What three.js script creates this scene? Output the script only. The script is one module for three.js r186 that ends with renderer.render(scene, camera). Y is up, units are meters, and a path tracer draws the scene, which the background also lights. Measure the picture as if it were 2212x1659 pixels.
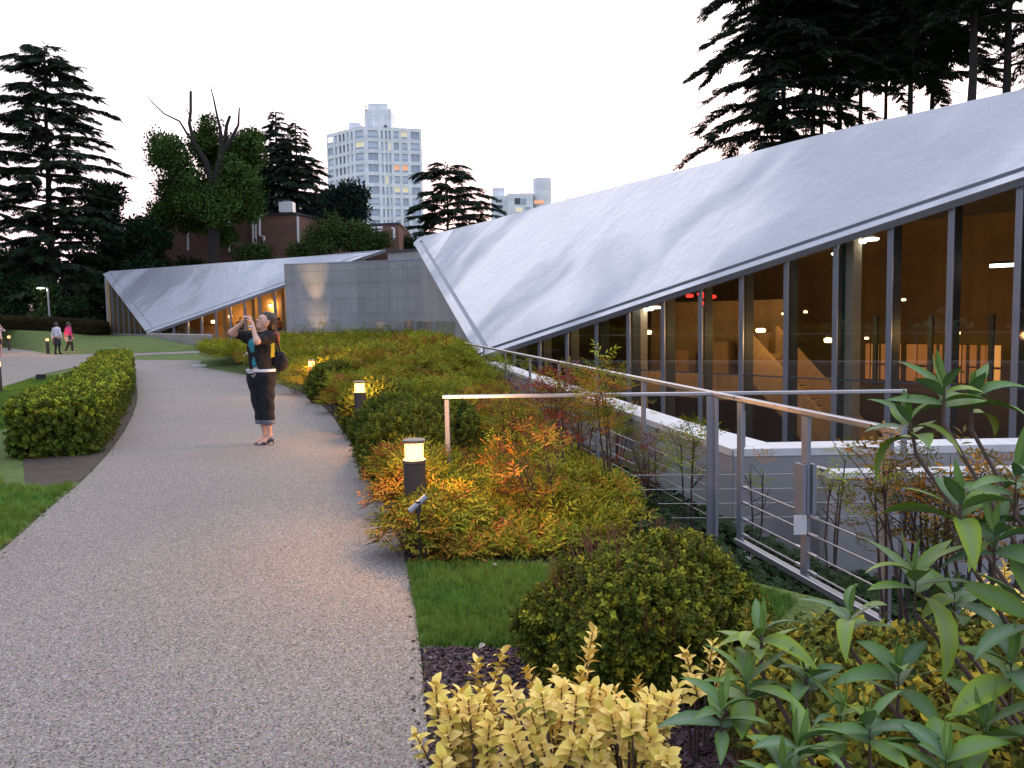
import * as THREE from 'three';
import { mergeVertices } from 'three/addons/utils/BufferGeometryUtils.js';
import { RectAreaLightUniformsLib } from 'three/addons/lights/RectAreaLightUniformsLib.js';
RectAreaLightUniformsLib.init();

// ------------------------------------------------------------------ camera, sky, sun, exposure
const rad = THREE.MathUtils.degToRad, clamp = THREE.MathUtils.clamp, lerp = THREE.MathUtils.lerp;
const V = (x, y, z) => new THREE.Vector3(x, y, z);
const sstep = (a, b, x) => { const t = clamp((x - a) / (b - a), 0, 1); return t * t * (3 - 2 * t); };
function RNG(s) { return () => { s |= 0; s = s + 0x6D2B79F5 | 0; let t = Math.imul(s ^ s >>> 15, 1 | s); t = t + Math.imul(t ^ t >>> 7, 61 | t) ^ t; return ((t ^ t >>> 14) >>> 0) / 4294967296; }; }
const scene = new THREE.Scene();
const camera = new THREE.PerspectiveCamera(49, 4 / 3, 0.05, 2500);
camera.rotation.order = 'YXZ';
camera.position.set(0, 1.6, 0);
camera.rotation.set(rad(-4.66), 0, rad(-1.0));
camera.updateMatrixWorld(true);
const renderer = new THREE.WebGLRenderer({ antialias: true });
renderer.toneMapping = THREE.LinearToneMapping;
renderer.toneMappingExposure = 1.55;
renderer.shadowMap.enabled = true;

const sunDir = V(0.34, 0.20, -0.92).normalize();
{ // the dusk sky: bright towards the afterglow, blue overhead and behind
  const w = 512, h = 256, d = new Float32Array(w * h * 4);
  for (let j = 0; j < h; j++) for (let i = 0; i < w; i++) {
    const el = ((j + 0.5) / h - 0.5) * Math.PI, az = ((i + 0.5) / w - 0.5) * 2 * Math.PI;
    const dx = Math.cos(el) * Math.cos(az), dy = Math.sin(el), dz = Math.cos(el) * Math.sin(az);
    const ang = Math.acos(clamp(dx * sunDir.x + dy * sunDir.y + dz * sunDir.z, -1, 1)) * 180 / Math.PI;
    const glow = Math.exp(-ang * ang / (2 * 52 * 52)), low = Math.exp(-Math.max(dy, 0) * 6), tight = Math.exp(-ang * ang / (2 * 22 * 22));
    const k = (j * w + i) * 4;
    d[k] = 0.64 + glow * 0.86 + low * 0.06 + tight * 0.25;
    d[k + 1] = 0.73 + glow * 0.70 + low * 0.02 + tight * 0.14;
    d[k + 2] = 1.02 + glow * 0.46 - low * 0.05 + tight * 0.06;
    const lo2 = Math.exp(-((Math.max(dy, 0) / 0.2) ** 2)) * glow; d[k + 1] *= 1 - 0.42 * lo2; d[k + 2] *= 1 - 0.48 * lo2;
    d[k + 3] = 1;
  }
  const t = new THREE.DataTexture(d, w, h, THREE.RGBAFormat, THREE.FloatType);
  t.mapping = THREE.EquirectangularReflectionMapping; t.magFilter = t.minFilter = THREE.LinearFilter; t.needsUpdate = true;
  scene.background = t; scene.environment = t;
}
const sun = new THREE.DirectionalLight(new THREE.Color(1.0, 0.84, 0.72), 0.5);
sun.position.copy(sunDir).multiplyScalar(200); sun.castShadow = true; sun.shadow.radius = 30;
sun.shadow.camera.left = sun.shadow.camera.bottom = -90; sun.shadow.camera.right = sun.shadow.camera.top = 90; sun.shadow.camera.far = 420;
scene.add(sun, sun.target);

// ------------------------------------------------------------------ helpers
const F = 829.5 / Math.tan(rad(24.5));
const ray = (x, y) => V((x - 1106) / F, -(y - 829.5) / F, -1).applyQuaternion(camera.quaternion);
function P(x, y, D) { const r = ray(x, y); return r.multiplyScalar(D / -r.z).add(camera.position); }       // a point seen at x, y that stands D metres away
function G(x, y, h = 0) { const r = ray(x, y); return r.multiplyScalar((h - 1.6) / r.y).add(camera.position); }  // ... that lies at height h
const names = {};
function numbered(n) { const k = names[n] || 0; names[n] = k + 1; return k ? `${n}_${String(k).padStart(3, '0')}` : n; }
function tag(o, label, category, group, kind) {
  if (label) o.userData.label = label; if (category) o.userData.category = category; if (group) o.userData.group = group; if (kind) o.userData.kind = kind; return o;
}
function thing(name, label, category, pos = [0, 0, 0], turn = 0, group) {
  const o = new THREE.Group(); o.name = numbered(name); o.position.set(...(pos.isVector3 ? pos.toArray() : pos)); o.rotation.y = turn; scene.add(o); return tag(o, label, category, group);
}
function mesh(name, geo, mat, parent = scene) {
  const m = new THREE.Mesh(geo, mat); m.name = parent === scene ? numbered(name) : name; m.castShadow = m.receiveShadow = true; parent.add(m); return m;
}
function copy(o, label, group) { const c = o.clone(); c.name = numbered(o.name.replace(/_\d{3}$/, '')); scene.add(c); if (label) c.userData = { ...o.userData, label }; if (group) c.userData.group = group; return c; }
function inst(name, geo, mat, list, parent, cols) { // list of Matrix4
  const m = new THREE.InstancedMesh(geo, mat, list.length); m.name = parent === scene ? numbered(name) : name;
  list.forEach((x, i) => { m.setMatrixAt(i, x); if (cols) m.setColorAt(i, cols[i]); });
  m.castShadow = m.receiveShadow = true; m.userData.kind = 'stuff'; parent.add(m); return m;
}
const C3 = (r, g, b) => new THREE.Color().setRGB(r, g, b);
class B { // collects faces, builds one mesh
  constructor() { this.p = []; this.n = []; this.u = []; this.c = []; this.i = []; this.col = null; }
  vert(P, N, u, v, c) { this.p.push(P.x, P.y, P.z); this.n.push(N.x, N.y, N.z); this.u.push(u, v); c = c || this.col; if (c) this.c.push(c.r, c.g, c.b); return this.p.length / 3 - 1; }
  face(pts, uvs, c) { // flat convex polygon
    const N = V(0, 0, 0); for (let k = 1; k < pts.length - 1; k++) N.add(pts[k].clone().sub(pts[0]).cross(pts[k + 1].clone().sub(pts[0]))); N.normalize();
    let U = pts[1].clone().sub(pts[0]).normalize(), W = N.clone().cross(U);
    const ids = pts.map((q, k) => this.vert(q, N, uvs ? uvs[k][0] : q.dot(U), uvs ? uvs[k][1] : q.dot(W), c));
    for (let k = 1; k < ids.length - 1; k++) this.i.push(ids[0], ids[k], ids[k + 1]); return this;
  }
  prism(poly, up, c) { // poly counterclockwise seen against up (from the side up points to)
    const top = poly.map((q) => q.clone().add(up)); this.face(top, null, c); this.face([...poly].reverse(), null, c);
    for (let k = 0; k < poly.length; k++) { const a = k, b = (k + 1) % poly.length; this.face([poly[a], poly[b], top[b], top[a]], null, c); } return this;
  }
  box(c, s, q, col) { // centre, size, optional quaternion
    const h = s.clone().multiplyScalar(0.5), k = (x, y, z) => { const t = V(x * h.x, y * h.y, z * h.z); if (q) t.applyQuaternion(q); return t.add(c); };
    return this.prism([k(-1, -1, -1), k(-1, -1, 1), k(1, -1, 1), k(1, -1, -1)], k(0, 1, 0).sub(k(0, -1, 0)), col);
  }
  bar(a, b, w, h, up = V(0, 1, 0), ch = 0, col) { // a beam from a to b, w across and h along up, edges chamfered by ch
    const d = b.clone().sub(a), f = d.clone().normalize(), r = f.clone().cross(up).normalize(), u = r.clone().cross(f), x = w / 2, y = h / 2;
    const s = ch ? [[-x + ch, -y], [x - ch, -y], [x, -y + ch], [x, y - ch], [x - ch, y], [-x + ch, y], [-x, y - ch], [-x, -y + ch]] : [[-x, -y], [x, -y], [x, y], [-x, y]];
    return this.prism(s.map(([i, j]) => a.clone().addScaledVector(r, i).addScaledVector(u, j)).reverse(), d, col);
  }
  tube(pts, rs, seg = 8, col, cap = true) {
    const n = pts.length, rings = []; let ref = Math.abs(pts[n - 1].clone().sub(pts[0]).normalize().y) > 0.9 ? V(1, 0, 0) : V(0, 1, 0), len = 0;
    for (let k = 0; k < n; k++) {
      const t = pts[Math.min(k + 1, n - 1)].clone().sub(pts[Math.max(k - 1, 0)]).normalize(), r = t.clone().cross(ref).normalize(), u = r.clone().cross(t), ring = [], R = Array.isArray(rs) ? rs[k] : rs;
      if (k) len += pts[k].distanceTo(pts[k - 1]);
      for (let s = 0; s <= seg; s++) { const a = s / seg * Math.PI * 2, N = r.clone().multiplyScalar(Math.cos(a)).addScaledVector(u, Math.sin(a)); ring.push(this.vert(pts[k].clone().addScaledVector(N, R), N, s / seg * 6.28 * R, len, col)); }
      rings.push(ring);
    }
    for (let k = 0; k < n - 1; k++) for (let s = 0; s < seg; s++) { const a = rings[k][s], b = rings[k][s + 1], c = rings[k + 1][s + 1], d = rings[k + 1][s]; this.i.push(a, c, b, a, d, c); }
    if (cap) for (const k of [0, n - 1]) { const R = Array.isArray(rs) ? rs[k] : rs; if (R > 0.004) { const N = pts[k ? n - 1 : 0].clone().sub(pts[k ? n - 2 : 1]).normalize(), c = this.vert(pts[k], N, 0, 0, col), id = rings[k].map((q) => this.vert(V(this.p[q * 3], this.p[q * 3 + 1], this.p[q * 3 + 2]), N, 0, 0, col)); for (let s = 0; s < seg; s++) k ? this.i.push(c, id[s + 1], id[s]) : this.i.push(c, id[s], id[s + 1]); } }
    return this;
  }
  lathe(prof, seg = 24, at = V(0, 0, 0), col) { for (let k = 0; k < prof.length - 1; k++) { const [r0, y0] = prof[k], [r1, y1] = prof[k + 1], l = Math.hypot(r1 - r0, y1 - y0) || 1, nr = (y1 - y0) / l, ny = -(r1 - r0) / l; const row = (r, y) => { const o = []; for (let s = 0; s <= seg; s++) { const a = -s / seg * Math.PI * 2; o.push(this.vert(V(at.x + r * Math.cos(a), at.y + y, at.z + r * Math.sin(a)), V(nr * Math.cos(a), ny, nr * Math.sin(a)), s / seg * r * 6.28, y, col)); } return o; }; const A = row(r0, y0), C = row(r1, y1); for (let s = 0; s < seg; s++) this.i.push(A[s], A[s + 1], C[s + 1], A[s], C[s + 1], C[s]); } return this; }
  geo() { const g = new THREE.BufferGeometry(); g.setAttribute('position', new THREE.Float32BufferAttribute(this.p, 3)); g.setAttribute('normal', new THREE.Float32BufferAttribute(this.n, 3)); g.setAttribute('uv', new THREE.Float32BufferAttribute(this.u, 2)); if (this.c.length === this.p.length) g.setAttribute('color', new THREE.Float32BufferAttribute(this.c, 3)); g.setIndex(this.i); return g; }
  build(name, mat, parent = scene) { return mesh(name, this.geo(), mat, parent); }
}
// tileable value noise and textures
function tileNoise(seed) { const r = RNG(seed), T = Float32Array.from({ length: 65536 }, r); return (x, y, n) => { const xi = Math.floor(x), yi = Math.floor(y), fx = x - xi, fy = y - yi, u = fx * fx * (3 - 2 * fx), v = fy * fy * (3 - 2 * fy), g = (a, b) => T[(((a % n) + n) % n * 251 + ((b % n) + n) % n * 4099) & 65535]; return lerp(lerp(g(xi, yi), g(xi + 1, yi), u), lerp(g(xi, yi + 1), g(xi + 1, yi + 1), u), v); }; }
function fbm(N, u, v, base, oct, g = 0.5) { let a = 1, s = 0, t = 0, n = base; for (let o = 0; o < oct; o++) { s += a * N(u * n, v * n, n); t += a; a *= g; n *= 2; } return s / t; }
const s8 = (x) => Math.round(255 * clamp(x <= 0.0031308 ? 12.92 * x : 1.055 * Math.pow(x, 1 / 2.4) - 0.055, 0, 1));
function texture(size, metres, f, srgb = true) { // f(u, v) -> [r, g, b] linear, or a height
  const d = new Uint8Array(size * size * 4);
  for (let j = 0; j < size; j++) for (let i = 0; i < size; i++) { const c = f((i + 0.5) / size, (j + 0.5) / size, i, j), k = (j * size + i) * 4; if (srgb) { d[k] = s8(c[0]); d[k + 1] = s8(c[1]); d[k + 2] = s8(c[2]); } else d[k] = d[k + 1] = d[k + 2] = Math.round(255 * clamp(c, 0, 1)); d[k + 3] = 255; }
  const t = new THREE.DataTexture(d, size, size); t.wrapS = t.wrapT = THREE.RepeatWrapping; t.magFilter = THREE.LinearFilter; t.minFilter = THREE.LinearMipmapLinearFilter; t.generateMipmaps = true; if (srgb) t.colorSpace = THREE.SRGBColorSpace; t.repeat.set(1 / metres, 1 / metres); t.needsUpdate = true; return t;
}
const N1 = tileNoise(11), N2 = tileNoise(23), N3 = tileNoise(37);
// exposed aggregate: each pebble its own tone
const AG = 2048, AGC = 620, agH = new Float32Array(AG * AG);
const agR = RNG(5), agCell = Array.from({ length: AGC * AGC }, () => [agR(), agR(), agR(), agR()]);
const aggregate = texture(AG, 4.6, (u, v, i, j) => {
  const x = u * AGC, y = v * AGC, xi = Math.floor(x), yi = Math.floor(y); let b = 9, b2 = 9, id = null;
  for (let dy = -1; dy <= 1; dy++) for (let dx = -1; dx <= 1; dx++) { const c = agCell[((yi + dy + AGC) % AGC) * AGC + (xi + dx + AGC) % AGC], q = Math.hypot(xi + dx + c[0] - x, yi + dy + c[1] - y); if (q < b) { b2 = b; b = q; id = c; } else if (q < b2) b2 = q; }
  const edge = sstep(0.0, 0.24, b2 - b); agH[j * AG + i] = edge * (0.6 + 0.4 * id[2]);
  const big = 0.88 + 0.24 * fbm(N1, u, v, 5, 4), t = id[2], w = id[3]; let c = 0.140 + 0.110 * t * t + 0.06 * t; if (t > 0.95) c = 0.40; if (t < 0.12) c = 0.06;
  const warm = w < 0.3 ? 0.13 : w < 0.42 ? 0.2 : -0.03; c *= big * lerp(0.58, 1, edge);
  return [c * (1.03 + 0.8 * warm), c * (1 + 0.1 * warm), c * (0.925 - 0.6 * warm)];
});
const aggregateBump = texture(AG, 4.6, (u, v, i, j) => agH[j * AG + i], false);
const concreteTex = (seed, tone) => texture(512, 3.6, (u, v) => { const a = fbm(N2, u + seed, v, 4, 6, 0.55), s = fbm(N3, u * 1, v * 1 + seed, 24, 3), st = fbm(N1, u * 1, v * 0 + seed * 0.37, 24, 3); const c = tone * (0.66 + 0.42 * a + 0.12 * s + 0.18 * (st - 0.5)); return [c * 1.0, c * 1.0, c * 0.985]; });
const concreteBump = texture(512, 3.6, (u, v) => 0.5 * fbm(N2, u, v, 6, 6) + 0.5 * fbm(N3, u, v, 64, 2), false);
const grassTex = texture(1024, 3, (u, v) => { const a = fbm(N1, u, v, 6, 4), s = fbm(N2, u, v, 96, 3, 0.8), t = N3(u * 256, v * 256, 256); const k = 0.5 + 0.5 * a + 0.7 * (s - 0.5) + 0.5 * (t - 0.5); return [0.085 * k + 0.03 * a, 0.165 * k, 0.028 * k]; });
const grassBump = texture(512, 1.1, (u, v) => 0.5 * N3(u * 128, v * 128, 128) + 0.5 * N2(u * 48, v * 48, 48), false);
const soilTex = texture(512, 1.3, (u, v) => { const a = fbm(N2, u, v, 8, 6, 0.65), t = N3(u * 128, v * 128, 128), k = 0.4 + 0.9 * a + 0.4 * (t - 0.5); return [0.052 * k, 0.040 * k, 0.030 * k]; });
const NR = (x, y) => N1(x, y, 256), fR = (x, y, o = 4) => { let a = 1, s = 0, t = 0; for (let k = 0; k < o; k++) { s += a * NR(x + k * 17.3, y + k * 9.1); t += a; a *= 0.5; x *= 2.03; y *= 2.03; } return s / t; };
const streak = (u, v, f) => { const x = u * 34, y = v * 34, a = (x * 0.62 + y * 0.78) * 0.26 * f, b = (-x * 0.78 + y * 0.62) * 0.46 * f; return fR(a + 40 + 1.2 * fR(x * 0.14 + 5, y * 0.14 + 9, 2), b + 60 + 1.4 * fR(x * 0.2 + 25, y * 0.2 + 9, 2), 4); };
const roofBump = texture(1024, 34, (u, v) => 0.62 * streak(u, v, 0.8) + 0.22 * streak(u, v, 2.3) + 0.16 * fR(u * 150, v * 150, 3), false); roofBump.offset.set(0.3, 0.1);
const roofRough = texture(1024, 34, (u, v) => 0.34 + 0.36 * sstep(0.35, 0.7, streak(u + 0.3, v + 0.2, 0.9)), false); roofRough.offset.set(0.3, 0.1);
const roofTex = texture(1024, 9, (u, v) => { const a = fbm(N3, u, v, 4, 5, 0.6), g = N2(u * 512, v * 512, 512), c = 0.44 * (0.90 + 0.16 * a + 0.16 * (g - 0.5)); return [c * 0.91, c * 0.965, c * 1.05]; });
const brickTex = texture(512, 1.6, (u, v) => { const r = Math.floor(v * 20), x = u * 7 + (r % 2) * 0.5, fx = x - Math.floor(x), fy = v * 20 - r, m = fx < 0.05 || fy < 0.14, t = N1(Math.floor(x) * 7.3, r * 3.1, 64), a = fbm(N2, u, v, 4, 4); if (m) return [0.19, 0.17, 0.16]; const k = 0.6 + 0.5 * t + 0.3 * a; return [0.15 * k, 0.066 * k, 0.044 * k]; });
const barkTex = texture(256, 0.8, (u, v) => { const a = fbm(N1, u * 1, v * 0.25, 16, 4, 0.6), k = 0.4 + a; return [0.022 * k, 0.018 * k, 0.015 * k]; });
const clothBump = texture(256, 0.12, (u, v) => 0.5 * N3(u * 64, v * 64, 64) + 0.5 * fbm(N1, u, v, 4, 3), false);
const woodTex = texture(512, 2, (u, v) => { const a = fbm(N1, u, v * 0.1, 24, 4, 0.6), k = 0.6 + 0.7 * a; return [0.30 * k, 0.18 * k, 0.08 * k]; });

const std = (o) => new THREE.MeshStandardMaterial(o), phy = (o) => new THREE.MeshPhysicalMaterial(o);
const M = {
  path: std({ map: aggregate, bumpMap: aggregateBump, bumpScale: 0.004, roughness: 0.82, color: C3(1.0, 0.99, 1.0) }),
  paving: std({ map: concreteTex(0.2, 0.42), bumpMap: concreteBump, bumpScale: 0.003, roughness: 0.8 }),
  grass: std({ map: grassTex, bumpMap: grassBump, bumpScale: 0.02, roughness: 0.95 }),
  soil: std({ map: soilTex, bumpMap: soilTex, bumpScale: 0.03, roughness: 1 }),
  concrete: std({ map: concreteTex(0.0, 0.31), bumpMap: concreteBump, bumpScale: 0.004, roughness: 0.55 }),
  concreteB: std({ map: concreteTex(0.41, 0.265), bumpMap: concreteBump, bumpScale: 0.004, roughness: 0.55 }),
  concreteC: std({ map: concreteTex(0.73, 0.32), bumpMap: concreteBump, bumpScale: 0.004, roughness: 0.55 }),
  coping: std({ map: concreteTex(0.6, 0.56), bumpMap: concreteBump, bumpScale: 0.002, roughness: 0.6 }),
  darkCap: std({ color: C3(0.05, 0.052, 0.06), roughness: 0.5, metalness: 0.4 }),
  roof: phy({ map: roofTex, bumpMap: roofBump, bumpScale: 0.125, roughnessMap: roofRough, roughness: 1, metalness: 0.7 }),
  groove: std({ color: C3(0.27, 0.29, 0.33), roughness: 0.6, metalness: 0.3 }),
  steel: std({ color: C3(0.22, 0.23, 0.26), roughness: 0.42, metalness: 0.6 }),
  rail: std({ color: C3(0.44, 0.43, 0.45), roughness: 0.32, metalness: 0.75 }),
  post: std({ color: C3(0.24, 0.25, 0.28), roughness: 0.45, metalness: 0.45 }),
  cable: std({ color: C3(0.34, 0.33, 0.33), roughness: 0.35, metalness: 0.8 }),
  fin: std({ color: C3(0.036, 0.046, 0.058), roughness: 0.6, metalness: 0.2 }),
  glass: phy({ color: C3(0.70, 0.73, 0.70), transmission: 1, thickness: 0, roughness: 0.02, ior: 1.8, side: THREE.DoubleSide }),
  ceiling: std({ color: C3(0.10, 0.085, 0.075), roughness: 0.9 }),
  floorDark: std({ color: C3(0.06, 0.045, 0.035), roughness: 0.6 }),
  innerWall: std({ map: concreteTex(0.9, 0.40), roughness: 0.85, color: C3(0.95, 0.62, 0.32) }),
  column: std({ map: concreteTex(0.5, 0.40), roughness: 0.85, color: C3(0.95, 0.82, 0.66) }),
  ochre: std({ map: woodTex, roughness: 0.7 }),
  lampBody: std({ color: C3(0.055, 0.042, 0.036), roughness: 0.55, metalness: 0.2 }),
  lampGlow: std({ color: C3(0.9, 0.8, 0.6), emissive: C3(1.0, 0.37, 0.06), emissiveIntensity: 3.4, roughness: 0.5 }),
  whiteGlow: std({ color: C3(0.9, 0.9, 0.9), emissive: C3(1.0, 0.93, 0.78), emissiveIntensity: 6 }),
  warmGlow: std({ color: C3(0.9, 0.8, 0.6), emissive: C3(1.0, 0.66, 0.28), emissiveIntensity: 5 }),
  redGlow: std({ color: C3(0.6, 0.05, 0.03), emissive: C3(1.0, 0.02, 0.015), emissiveIntensity: 3.2 }),
  orangeGlow: std({ color: C3(0.6, 0.35, 0.15), emissive: C3(1.0, 0.40, 0.10), emissiveIntensity: 0.55 }),
  black: std({ color: C3(0.012, 0.012, 0.014), roughness: 0.6 }),
  brick: std({ map: brickTex, roughness: 0.92 }),
  bark: std({ map: barkTex, bumpMap: barkTex, bumpScale: 0.03, roughness: 1 }),
  stem: std({ color: C3(0.05, 0.035, 0.03), roughness: 0.9 }),
  redStem: std({ color: C3(0.16, 0.05, 0.03), roughness: 0.8 }),
  brownStem: std({ color: C3(0.10, 0.062, 0.05), roughness: 0.85 }),
  whiteWall: std({ map: concreteTex(0.31, 0.74), roughness: 0.85, color: C3(0.95, 0.97, 1.0) }),
  whitePipe: std({ color: C3(0.6, 0.6, 0.6), roughness: 0.5 }),
  needles: phy({ color: C3(1, 1, 1), roughness: 0.9, specularIntensity: 0.15, side: THREE.DoubleSide }),
  leaf: phy({ color: C3(1, 1, 1), roughness: 0.85, specularIntensity: 0.2, transmission: 0.2, thickness: 0, side: THREE.DoubleSide }),
  nearLeaf: phy({ color: C3(1, 1, 1), vertexColors: true, roughness: 0.5, specularIntensity: 0.35, side: THREE.DoubleSide }),
};

// ------------------------------------------------------------------ ground, paths, lawns
const flat = (pts, y) => { // a level sheet with that outline, uv in metres
  const s = new THREE.Shape(pts.map((q) => new THREE.Vector2(q.x, -q.z))), g = new THREE.ShapeGeometry(s); g.rotateX(-Math.PI / 2); g.translate(0, y, 0); return g;
};
const smooth = (pts, n = 6) => new THREE.CatmullRomCurve3(pts, false, 'centripetal').getPoints(pts.length * n);
const ground = (() => {
  const s = new THREE.Shape([[-700, -700], [700, -700], [700, 700], [-700, 700]].map((q) => new THREE.Vector2(...q)));
  s.holes.push(new THREE.Path([[-4, 3.2], [-4, 28], [-1.2, 28], [-5.2, 46], [6, 56], [30, 56], [30, 3.2]].map((q) => new THREE.Vector2(...q))));
  const g = new THREE.ShapeGeometry(s); g.rotateX(-Math.PI / 2); g.translate(0, -0.012, 0); return tag(mesh('ground', g, M.grass), 'grassy ground reaching to the horizon', null, null, 'structure');
})();
const pathLeft = [[-900, 1700], [-300, 1400], [0, 1192], [95, 1108], [175, 1042], [240, 972], [283, 905], [297, 860], [292, 818], [283, 793]].map(([x, y]) => G(x, y));
const pathRight = [[935, 1720], [925, 1600], [912, 1450], [895, 1300], [870, 1190], [835, 1100], [795, 1020], [740, 930], [690, 872], [625, 838], [540, 812], [430, 793]].map(([x, y]) => G(x, y));
const edgeX = (z) => { for (let i = 1; i < pathRight.length; i++) if (z >= pathRight[i].z) { const a = pathRight[i - 1], b = pathRight[i]; return lerp(a.x, b.x, clamp((z - a.z) / (b.z - a.z), 0, 1)); } return -12; };
// corner of the sunken court's wall, its far end, the handrail line
const wallNear = V(2.37, 0.12, -9.0), wallFar = V(-0.86, 0.12, -27.2);
const railA = V(-2.12, 0.9, -27), railB = V(2.28, 0.9, -5.0);
const courtPoly = [[2.6, -9.15], [-0.6, -27.2], [-0.9, -28.2], [-5.0, -46], [6, -56], [30, -56], [30, -9.15]];
const inPoly = (x, z, poly) => { let c = false; for (let i = 0, j = poly.length - 1; i < poly.length; j = i++) { const [xi, zi] = poly[i], [xj, zj] = poly[j]; if ((zi > z) !== (zj > z) && x < (xj - xi) * (z - zi) / (zj - zi) + xi) c = !c; } return c; };
function bedH(x, z) { // the planting bed falls from the path towards the court's wall
  const d = railB.clone().sub(railA).setY(0).normalize(), s = (x - railA.x) * d.z - (z - railA.z) * d.x, fade = 1 - sstep(15, 25, -z);
  const D = -z, mound = 0.42 * sstep(9, 19, D) * (1 - sstep(25, 28, D)) * sstep(Math.max(edgeX(z) + 0.3, -4), Math.max(edgeX(z) + 0.3, -4) + 1.3, x) * (1 - sstep(-0.9, 0.2, s));
  return -0.012 + mound - fade * (0.56 * sstep(-1.1, 0.1, s) + 0.55 * sstep(0.2, 1.6, s)) * sstep(3.3, 5.2, -z);
}
{
  const b = new B(), st = 0.25, id = {}, up = V(0, 1, 0); const N = (x, z) => V(bedH(x - 0.05, z) - bedH(x + 0.05, z), 0.1, bedH(x, z - 0.05) - bedH(x, z + 0.05)).normalize();
  const at = (i, j) => id[i + ',' + j] ??= (() => { const x = -4 + i * st, z = -3.2 - j * st; return b.vert(V(x, bedH(x, z), z), N(x, z), x, z); })();
  for (let i = 0; i < 136; i++) for (let j = 0; j < 100; j++) if (!inPoly(-4 + (i + 0.5) * st, -3.2 - (j + 0.5) * st, courtPoly)) { const a = at(i, j), c = at(i + 1, j), d = at(i + 1, j + 1), e = at(i, j + 1); b.i.push(a, c, d, a, d, e); }
  tag(b.build('planting_soil', M.soil), 'dark soil of the planting bed beside the path', null, null, 'structure');
}
{
  const L = smooth(pathLeft), R = smooth(pathRight);
  const outline = [V(0.6, 0, 3), ...R.slice(1), G(436, 779), G(275, 777.5), G(300, 767.5), G(480, 761), G(560, 757), G(560, 753.5), G(470, 756), G(300, 763), G(125, 766), G(60, 757), G(0, 750), G(-260, 742), G(-300, 905), G(-120, 880), G(0, 838), G(90, 809), G(176, 790), G(215, 786), ...[...L].reverse().slice(0, -1), V(-9, 0, 3)];
  tag(mesh('footpath', flat(outline, 0.004), M.path), 'pale exposed aggregate footpath curving away to the far lawn', null, null, 'structure');
  const Lr = [...L];
  tag(mesh('lawn', flat([G(176, 790.5), G(236, 787), ...[...L].reverse().filter((q) => q.z < -0.5).map((q) => q.clone().add(V(-0.01, 0, 0))), V(-9, 0, -1.5), V(-14, 0, -3), G(-340, 920), G(-120, 881), G(0, 838.6), G(90, 809.5)], -0.002), M.grass), 'mown lawn on the left side of the footpath', null, null, 'structure');
  const hs = smooth([[283, 794], [292, 818], [297, 860], [283, 905], [240, 972], [178, 1040]].map(([x, y]) => G(x, y)));
  tag(mesh('hedge_soil', flat([...hs.map((q) => q.clone().add(V(-0.015, 0, 0))), G(95, 1050), G(55, 1044), G(48, 985), G(130, 905), G(178, 855), G(200, 800)], 0.001), M.soil), 'bare soil strip below the clipped hedge', null, null, 'structure');
  tag(mesh('lawn', flat([G(878, 1218), G(896, 1310), G(912, 1402), G(1160, 1402), G(1330, 1470), G(1700, 1420), G(1800, 1300), G(1450, 1215), G(1150, 1222)], 0.002), M.grass), 'small mown lawn patch between footpath and round bush', null, null, 'structure');
  tag(mesh('mulch_bed', flat([G(913, 1403), G(924, 1560), G(934, 1700), V(0.0, 0, -1.6), V(2.4, 0, -1.6), V(2.6, 0, -3.6), G(1330, 1471), G(1160, 1403)], 0.001), M.soil), 'dark soil of the front flower bed', null, null, 'structure');
}
function strip(A, C, rows, hump, mat, name, label) { // lofted sheet between two polylines
  const b = new B(), n = 40, ca = new THREE.CatmullRomCurve3(A), cc = new THREE.CatmullRomCurve3(C), pt = (i, j) => { const t = j / rows, q = ca.getPoint(i / n).lerp(cc.getPoint(i / n), t); q.y += hump * Math.sin(t * Math.PI); return q; };
  for (let i = 0; i <= n; i++) for (let j = 0; j <= rows; j++) { const q = pt(i, j), dx = pt(Math.min(i + 1, n), j).sub(pt(Math.max(i - 1, 0), j)), dz = pt(i, Math.min(j + 1, rows)).sub(pt(i, Math.max(j - 1, 0))); b.vert(q, dx.cross(dz).normalize(), q.x, q.z); }
  const w = rows + 1; for (let i = 0; i < n; i++) for (let j = 0; j < rows; j++) { const a = i * w + j; b.i.push(a, a + w, a + w + 1, a, a + w + 1, a + 1); }
  return tag(b.build(name, mat), label, null, null, 'structure');
}
strip([G(-260, 741), G(-60, 745), G(0, 749), G(60, 756), G(125, 765), G(250, 764), G(350, 760), G(452, 756)].map((q) => q.setY(0.0)), [P(-260, 690, 64), P(-80, 704, 60), P(0, 711, 58), P(110, 716, 57.4), P(228, 723, 65.5), P(318, 727, 55.1), P(390, 741, 50.2), P(452, 755.3, 46.6)], 10, 0.18, M.grass, 'lawn', 'sloping lawn rising from the far path to the clipped hedge');
{ // terrace slab under the far wing and in front of it
  const b = new B(); b.prism([P(452, 755, 46.4), P(640, 748, 50.5), P(930, 750, 47.5), P(930, 750, 64), P(228, 720, 66), P(318, 727, 55.3)].map((q) => q.setY(-0.02)), V(0, 0.06, 0));
  tag(b.build('terrace', M.paving), 'pale concrete terrace under the far wing', null, null, 'structure');
}
const cafeGuests = [];
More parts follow.
